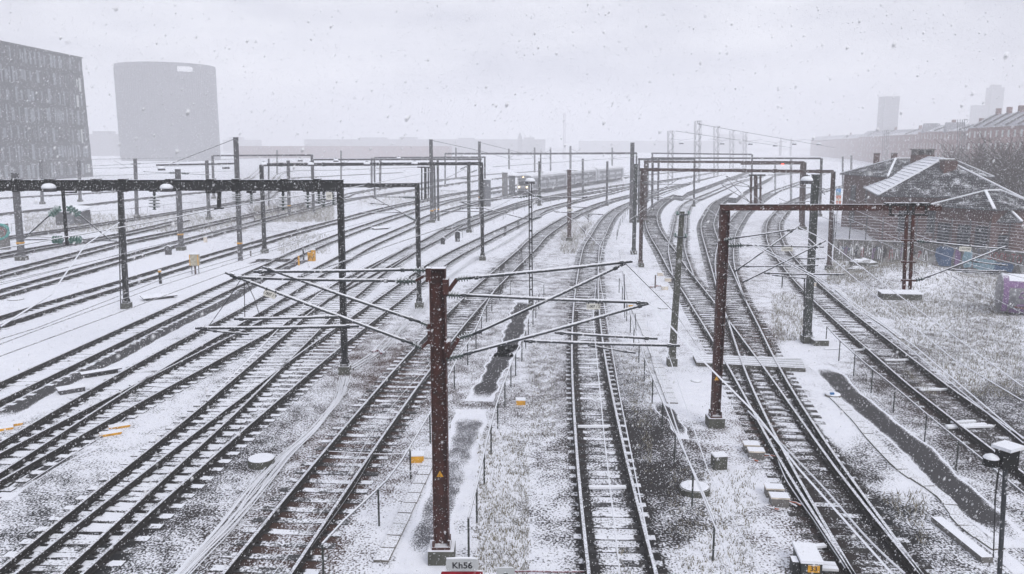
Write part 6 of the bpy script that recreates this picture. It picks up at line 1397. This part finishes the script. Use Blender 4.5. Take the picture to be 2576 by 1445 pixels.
bundle('snow covered hose running along the right curved track', DL('n 0,690 130,820 290,960 440,1120 560,1260 730,1445 o 900,890 1130,1150 1450,1445'), 1, .1, .028, 'snowwire', .16)
bundle('thin pale cable beside the rail at the lower right', DL('o 280,370 330,520 420,680 540,800 640,980 740,1130 900,1400'), 1, .1, .018, 'snowwire', .12)
bundle('snowy hose lying from the centre railing box to the rail', DL('k 740,300 1100,320 1300,325 1480,315'), 1, .1, .018, 'snowwire', .08)
bundle('thin dark cable along the orange lids on the left', DL('d 250,860 560,660 900,440 1100,310 1300,190 1454,60'), 1, .1, .012, 'wire', .08)
# dark scrap pile and stones on the bank
g = G(2385, 715); root = thing('scrap_pile', 'black charred boards lying on the snowy bank', 'debris', tuple(g))
for k in range(8): mb = MB(); a = Vector((random.uniform(-1.2,.6), random.uniform(-.6,.6), .1 + .05*k)); mb.bar(a, a + Vector((random.uniform(.8,1.8), random.uniform(-.4,.0), random.uniform(-.1,.1))), .18, .06); mb.obj('board', M['black'], root)
for x, y, s, lab in ((2170,668,.8,'larger snowy rock heap in front of the graffiti wall'), (2155,682,.55,'smaller snowy rock left of the larger heap'), (2205,678,.5,'flat snowy rock right of the larger heap')):
    g = G(x, y); mb = MB(); rr = random.Random(x); n = 9
    pts = []
    for j, (zz, rf) in enumerate(((0,1),(.35,.9),(.6,.55),(.7,.1))): pts += [(s*rf*math.cos(2*math.pi*k/n)*rr.uniform(.8,1.2)*1.5, s*rf*math.sin(2*math.pi*k/n)*rr.uniform(.8,1.2), zz*s*rr.uniform(.85,1.15)) for k in range(n)]
    mb.add(pts, [(j*n+k, j*n+(k+1)%n, (j+1)*n+(k+1)%n, (j+1)*n+k) for j in range(3) for k in range(n)] + [tuple(3*n+k for k in range(n))]); o = mb.obj('rock', M['mossconc'], smooth=False); o.location = g; tag(o, lab, 'rock')
# bare shrubs and trees
def bare(name, label, cat, x, y, htop, nb, seed, spread=.5, mk='twig', thick=.04, Y=None, group=None, tw=3):
    g = G(x, y) if Y is None else Vector((W(x, y, Y).x, Y, 0)); H_ = max(.4, zat(htop, g.y)); rr = random.Random(seed); root = thing(name, label, cat, tuple(g), 0, group)
    mb = MB(); mb.tube([(0,0,-.1), (rr.uniform(-.1,.1)*H_*.3, 0, H_*.35), (0,0,H_*.6)], [thick*1.6, thick, thick*.5], 5); mb.obj('trunk', M[mk], root)
    cr = MB()
    for k in range(nb):
        a = rr.uniform(0, 6.28); z0 = rr.uniform(.05, .5)*H_; L_ = H_*rr.uniform(.35,.7); up = rr.uniform(.4, 1.2)
        p0 = Vector((0,0,z0)); d = Vector((math.cos(a)*spread, math.sin(a)*spread, up)).normalized(); p1 = p0 + d*L_*.5; p2 = p1 + (d + Vector((rr.uniform(-.3,.3), rr.uniform(-.3,.3), .2))).normalized()*L_*.5
        if p2.z > H_: p2.z = H_*rr.uniform(.9, 1)
        cr.tube([p0, p1, p2], [thick*.5, thick*.33, thick*.15], 3, cap=False)
        for j in range(tw):
            q = p0.lerp(p2, rr.uniform(.4, 1)); e = Vector((rr.uniform(-1,1), rr.uniform(-1,1), rr.uniform(.2,1))).normalized()*L_*rr.uniform(.15,.35); cr.tube([q, q + e], [thick*.22, thick*.1], 3, cap=False)
    cr.obj('crown', M[mk], root, kind='stuff')
for i, (x, y, ht, lab) in enumerate(((700,552,470,'bare bush on the bank behind the heavy beam'), (760,548,488,'thin bare bush right of the slim banded mast'), (640,560,500,'low bare bush left of the tall mast'), (1690,560,0,''), (1480,560,525,'small bare shrub beside the reddish mast'), (1470,590,562,'dry shrub at the foot of the reddish mast'))):
    if lab: bare('bare_shrub', lab, 'shrub', x, y, ht, 40, i, .9, thick=.03, group='bare shrubs')
for i, (x, Y_, ht, lab) in enumerate(((2460,118,362,'bare tree in front of the nearest brick terrace, leftmost'), (2500,112,350,'bare tree in front of the nearest brick terrace, second'), (2545,106,342,'bare tree in front of the nearest brick terrace, third'), (2590,100,335,'bare tree half out of frame at the right edge'), (2420,130,360,'smaller bare tree behind the chimney house roof'))):
    bare('bare_tree', lab, 'tree', x, 500, ht, 110, 20+i, .75, thick=.15, Y=Y_, group='bare trees on the right', tw=6)
for i, (x, y, lab) in enumerate(((1290,408,'faint'),)): pass
# grass tufts on the banks
def grass():
    rr = random.Random(5); v = []; f = []
    def blade(x, y, h, z0=0):
        a = rr.uniform(0, 6.28); w_ = rr.uniform(.012, .022); dx, dy = math.cos(a), math.sin(a); lean = rr.uniform(.1, .8)*h; b_ = rr.uniform(0, 6.28)
        i = len(v); v.extend([(x-dx*w_, y-dy*w_, z0-.02), (x+dx*w_, y+dy*w_, z0-.02), (x+math.cos(b_)*lean, y+math.sin(b_)*lean, z0+h)]); f.append((i, i+1, i+2))
    regs = [((2130,690,2560,800), 4200, .22), ((2250,760,2570,1000), 4500, .18), ((2080,660,2330,720), 3000, .3), ((1940,740,2040,860), 900, .25), ((1700,800,1790,1445), 0, .1),
            ((1200,1090,1330,1445), 1500, .12), ((1330,850,1400,1100), 500, .12), ((1560,880,1640,1445), 1500, .14), ((1680,1180,1900,1445), 800, .12), ((2200,1240,2330,1400), 250, .2), ((1410,560,1500,640), 1200, .5), ((640,520,840,560), 3500, .6), ((60,540,620,585), 4500, .5), ((900,480,1200,520), 2500, .5), ((700,590,830,640), 900, .35)]
    for (x0, y0, x1, y1), n, h in regs:
        for k in range(n // 3 if n < 3 else n):
            px, py = rr.uniform(x0, x1), rr.uniform(y0, y1); g = G(px, py)
            _, idx_, dist = kd.find((g.x, g.y, 0))
            if dist < .7: continue
            z0 = float(ghz(np.array([g.x]), np.array([g.y]))[0]); hh = h*rr.uniform(.4, 1.2)
            blade(g.x, g.y, hh, z0); blade(g.x + rr.uniform(-.1,.1), g.y + rr.uniform(-.1,.1), hh*.8, z0)
    me = bpy.data.meshes.new('grass'); me.from_pydata(v, [], f); me.materials.append(M['grass']); tag(link('grass', me, kind='stuff'), 'dry frosted grass blades on the banks and beside the walkways', 'grass')
grass()
# ---------------------------------------------------------------- the falling snow itself: real flakes hanging in the air
def flakes():
    rs = np.random.RandomState(4); N = 150000
    # spread evenly through the air over the near yard, more where the view is deep
    Yf = 1.6 + (rs.rand(N) ** 0.60) * 42.0
    X = (rs.rand(N) * 2 - 1) * (0.70 * Yf + 1.0)
    lo = np.maximum(0.05, HC - Yf * 0.62); hi = HC + Yf * 0.24
    Z = lo + rs.rand(N) * (hi - lo)
    s = 0.0022 + 0.0035 * rs.rand(N) ** 3.0 + 0.00016 * Yf
    base = np.array([(1,0,0),(-1,0,0),(0,1,0),(0,-1,0),(0,0,1),(0,0,-1)], float)
    tri = np.array([(0,2,4),(2,1,4),(1,3,4),(3,0,4),(2,0,5),(1,2,5),(3,1,5),(0,3,5)])
    st = np.ones((N, 3)); st[:, 2] = 1.0 + 1.0 * rs.rand(N)
    v = base[None] * (s[:, None] * st)[:, None, :]
    v[:, :, 0] += v[:, :, 2] * 0.35                            # driven sideways by the wind
    v += np.c_[X, Yf, Z][:, None, :]
    f = tri[None] + (np.arange(N) * 6)[:, None, None]
    me = bpy.data.meshes.new('falling_snow'); V = v.reshape(-1, 3); F = f.reshape(-1, 3)
    me.vertices.add(len(V)); me.vertices.foreach_set('co', V.ravel().astype(np.float32))
    me.loops.add(F.size); me.loops.foreach_set('vertex_index', F.ravel().astype(np.int32))
    me.polygons.add(len(F)); me.polygons.foreach_set('loop_start', np.arange(0, F.size, 3, dtype=np.int32)); me.polygons.foreach_set('loop_total', np.full(len(F), 3, np.int32))
    me.update(calc_edges=True); m, nt, b = newmat('snowflake'); b.inputs['Base Color'].default_value = (.9,.91,.95,1); b.inputs['Roughness'].default_value = 1
    me.materials.append(m); tag(link('falling_snow', me, kind='stuff'), 'snowflakes driving through the air over the rail yard', 'snowflakes')
flakes()
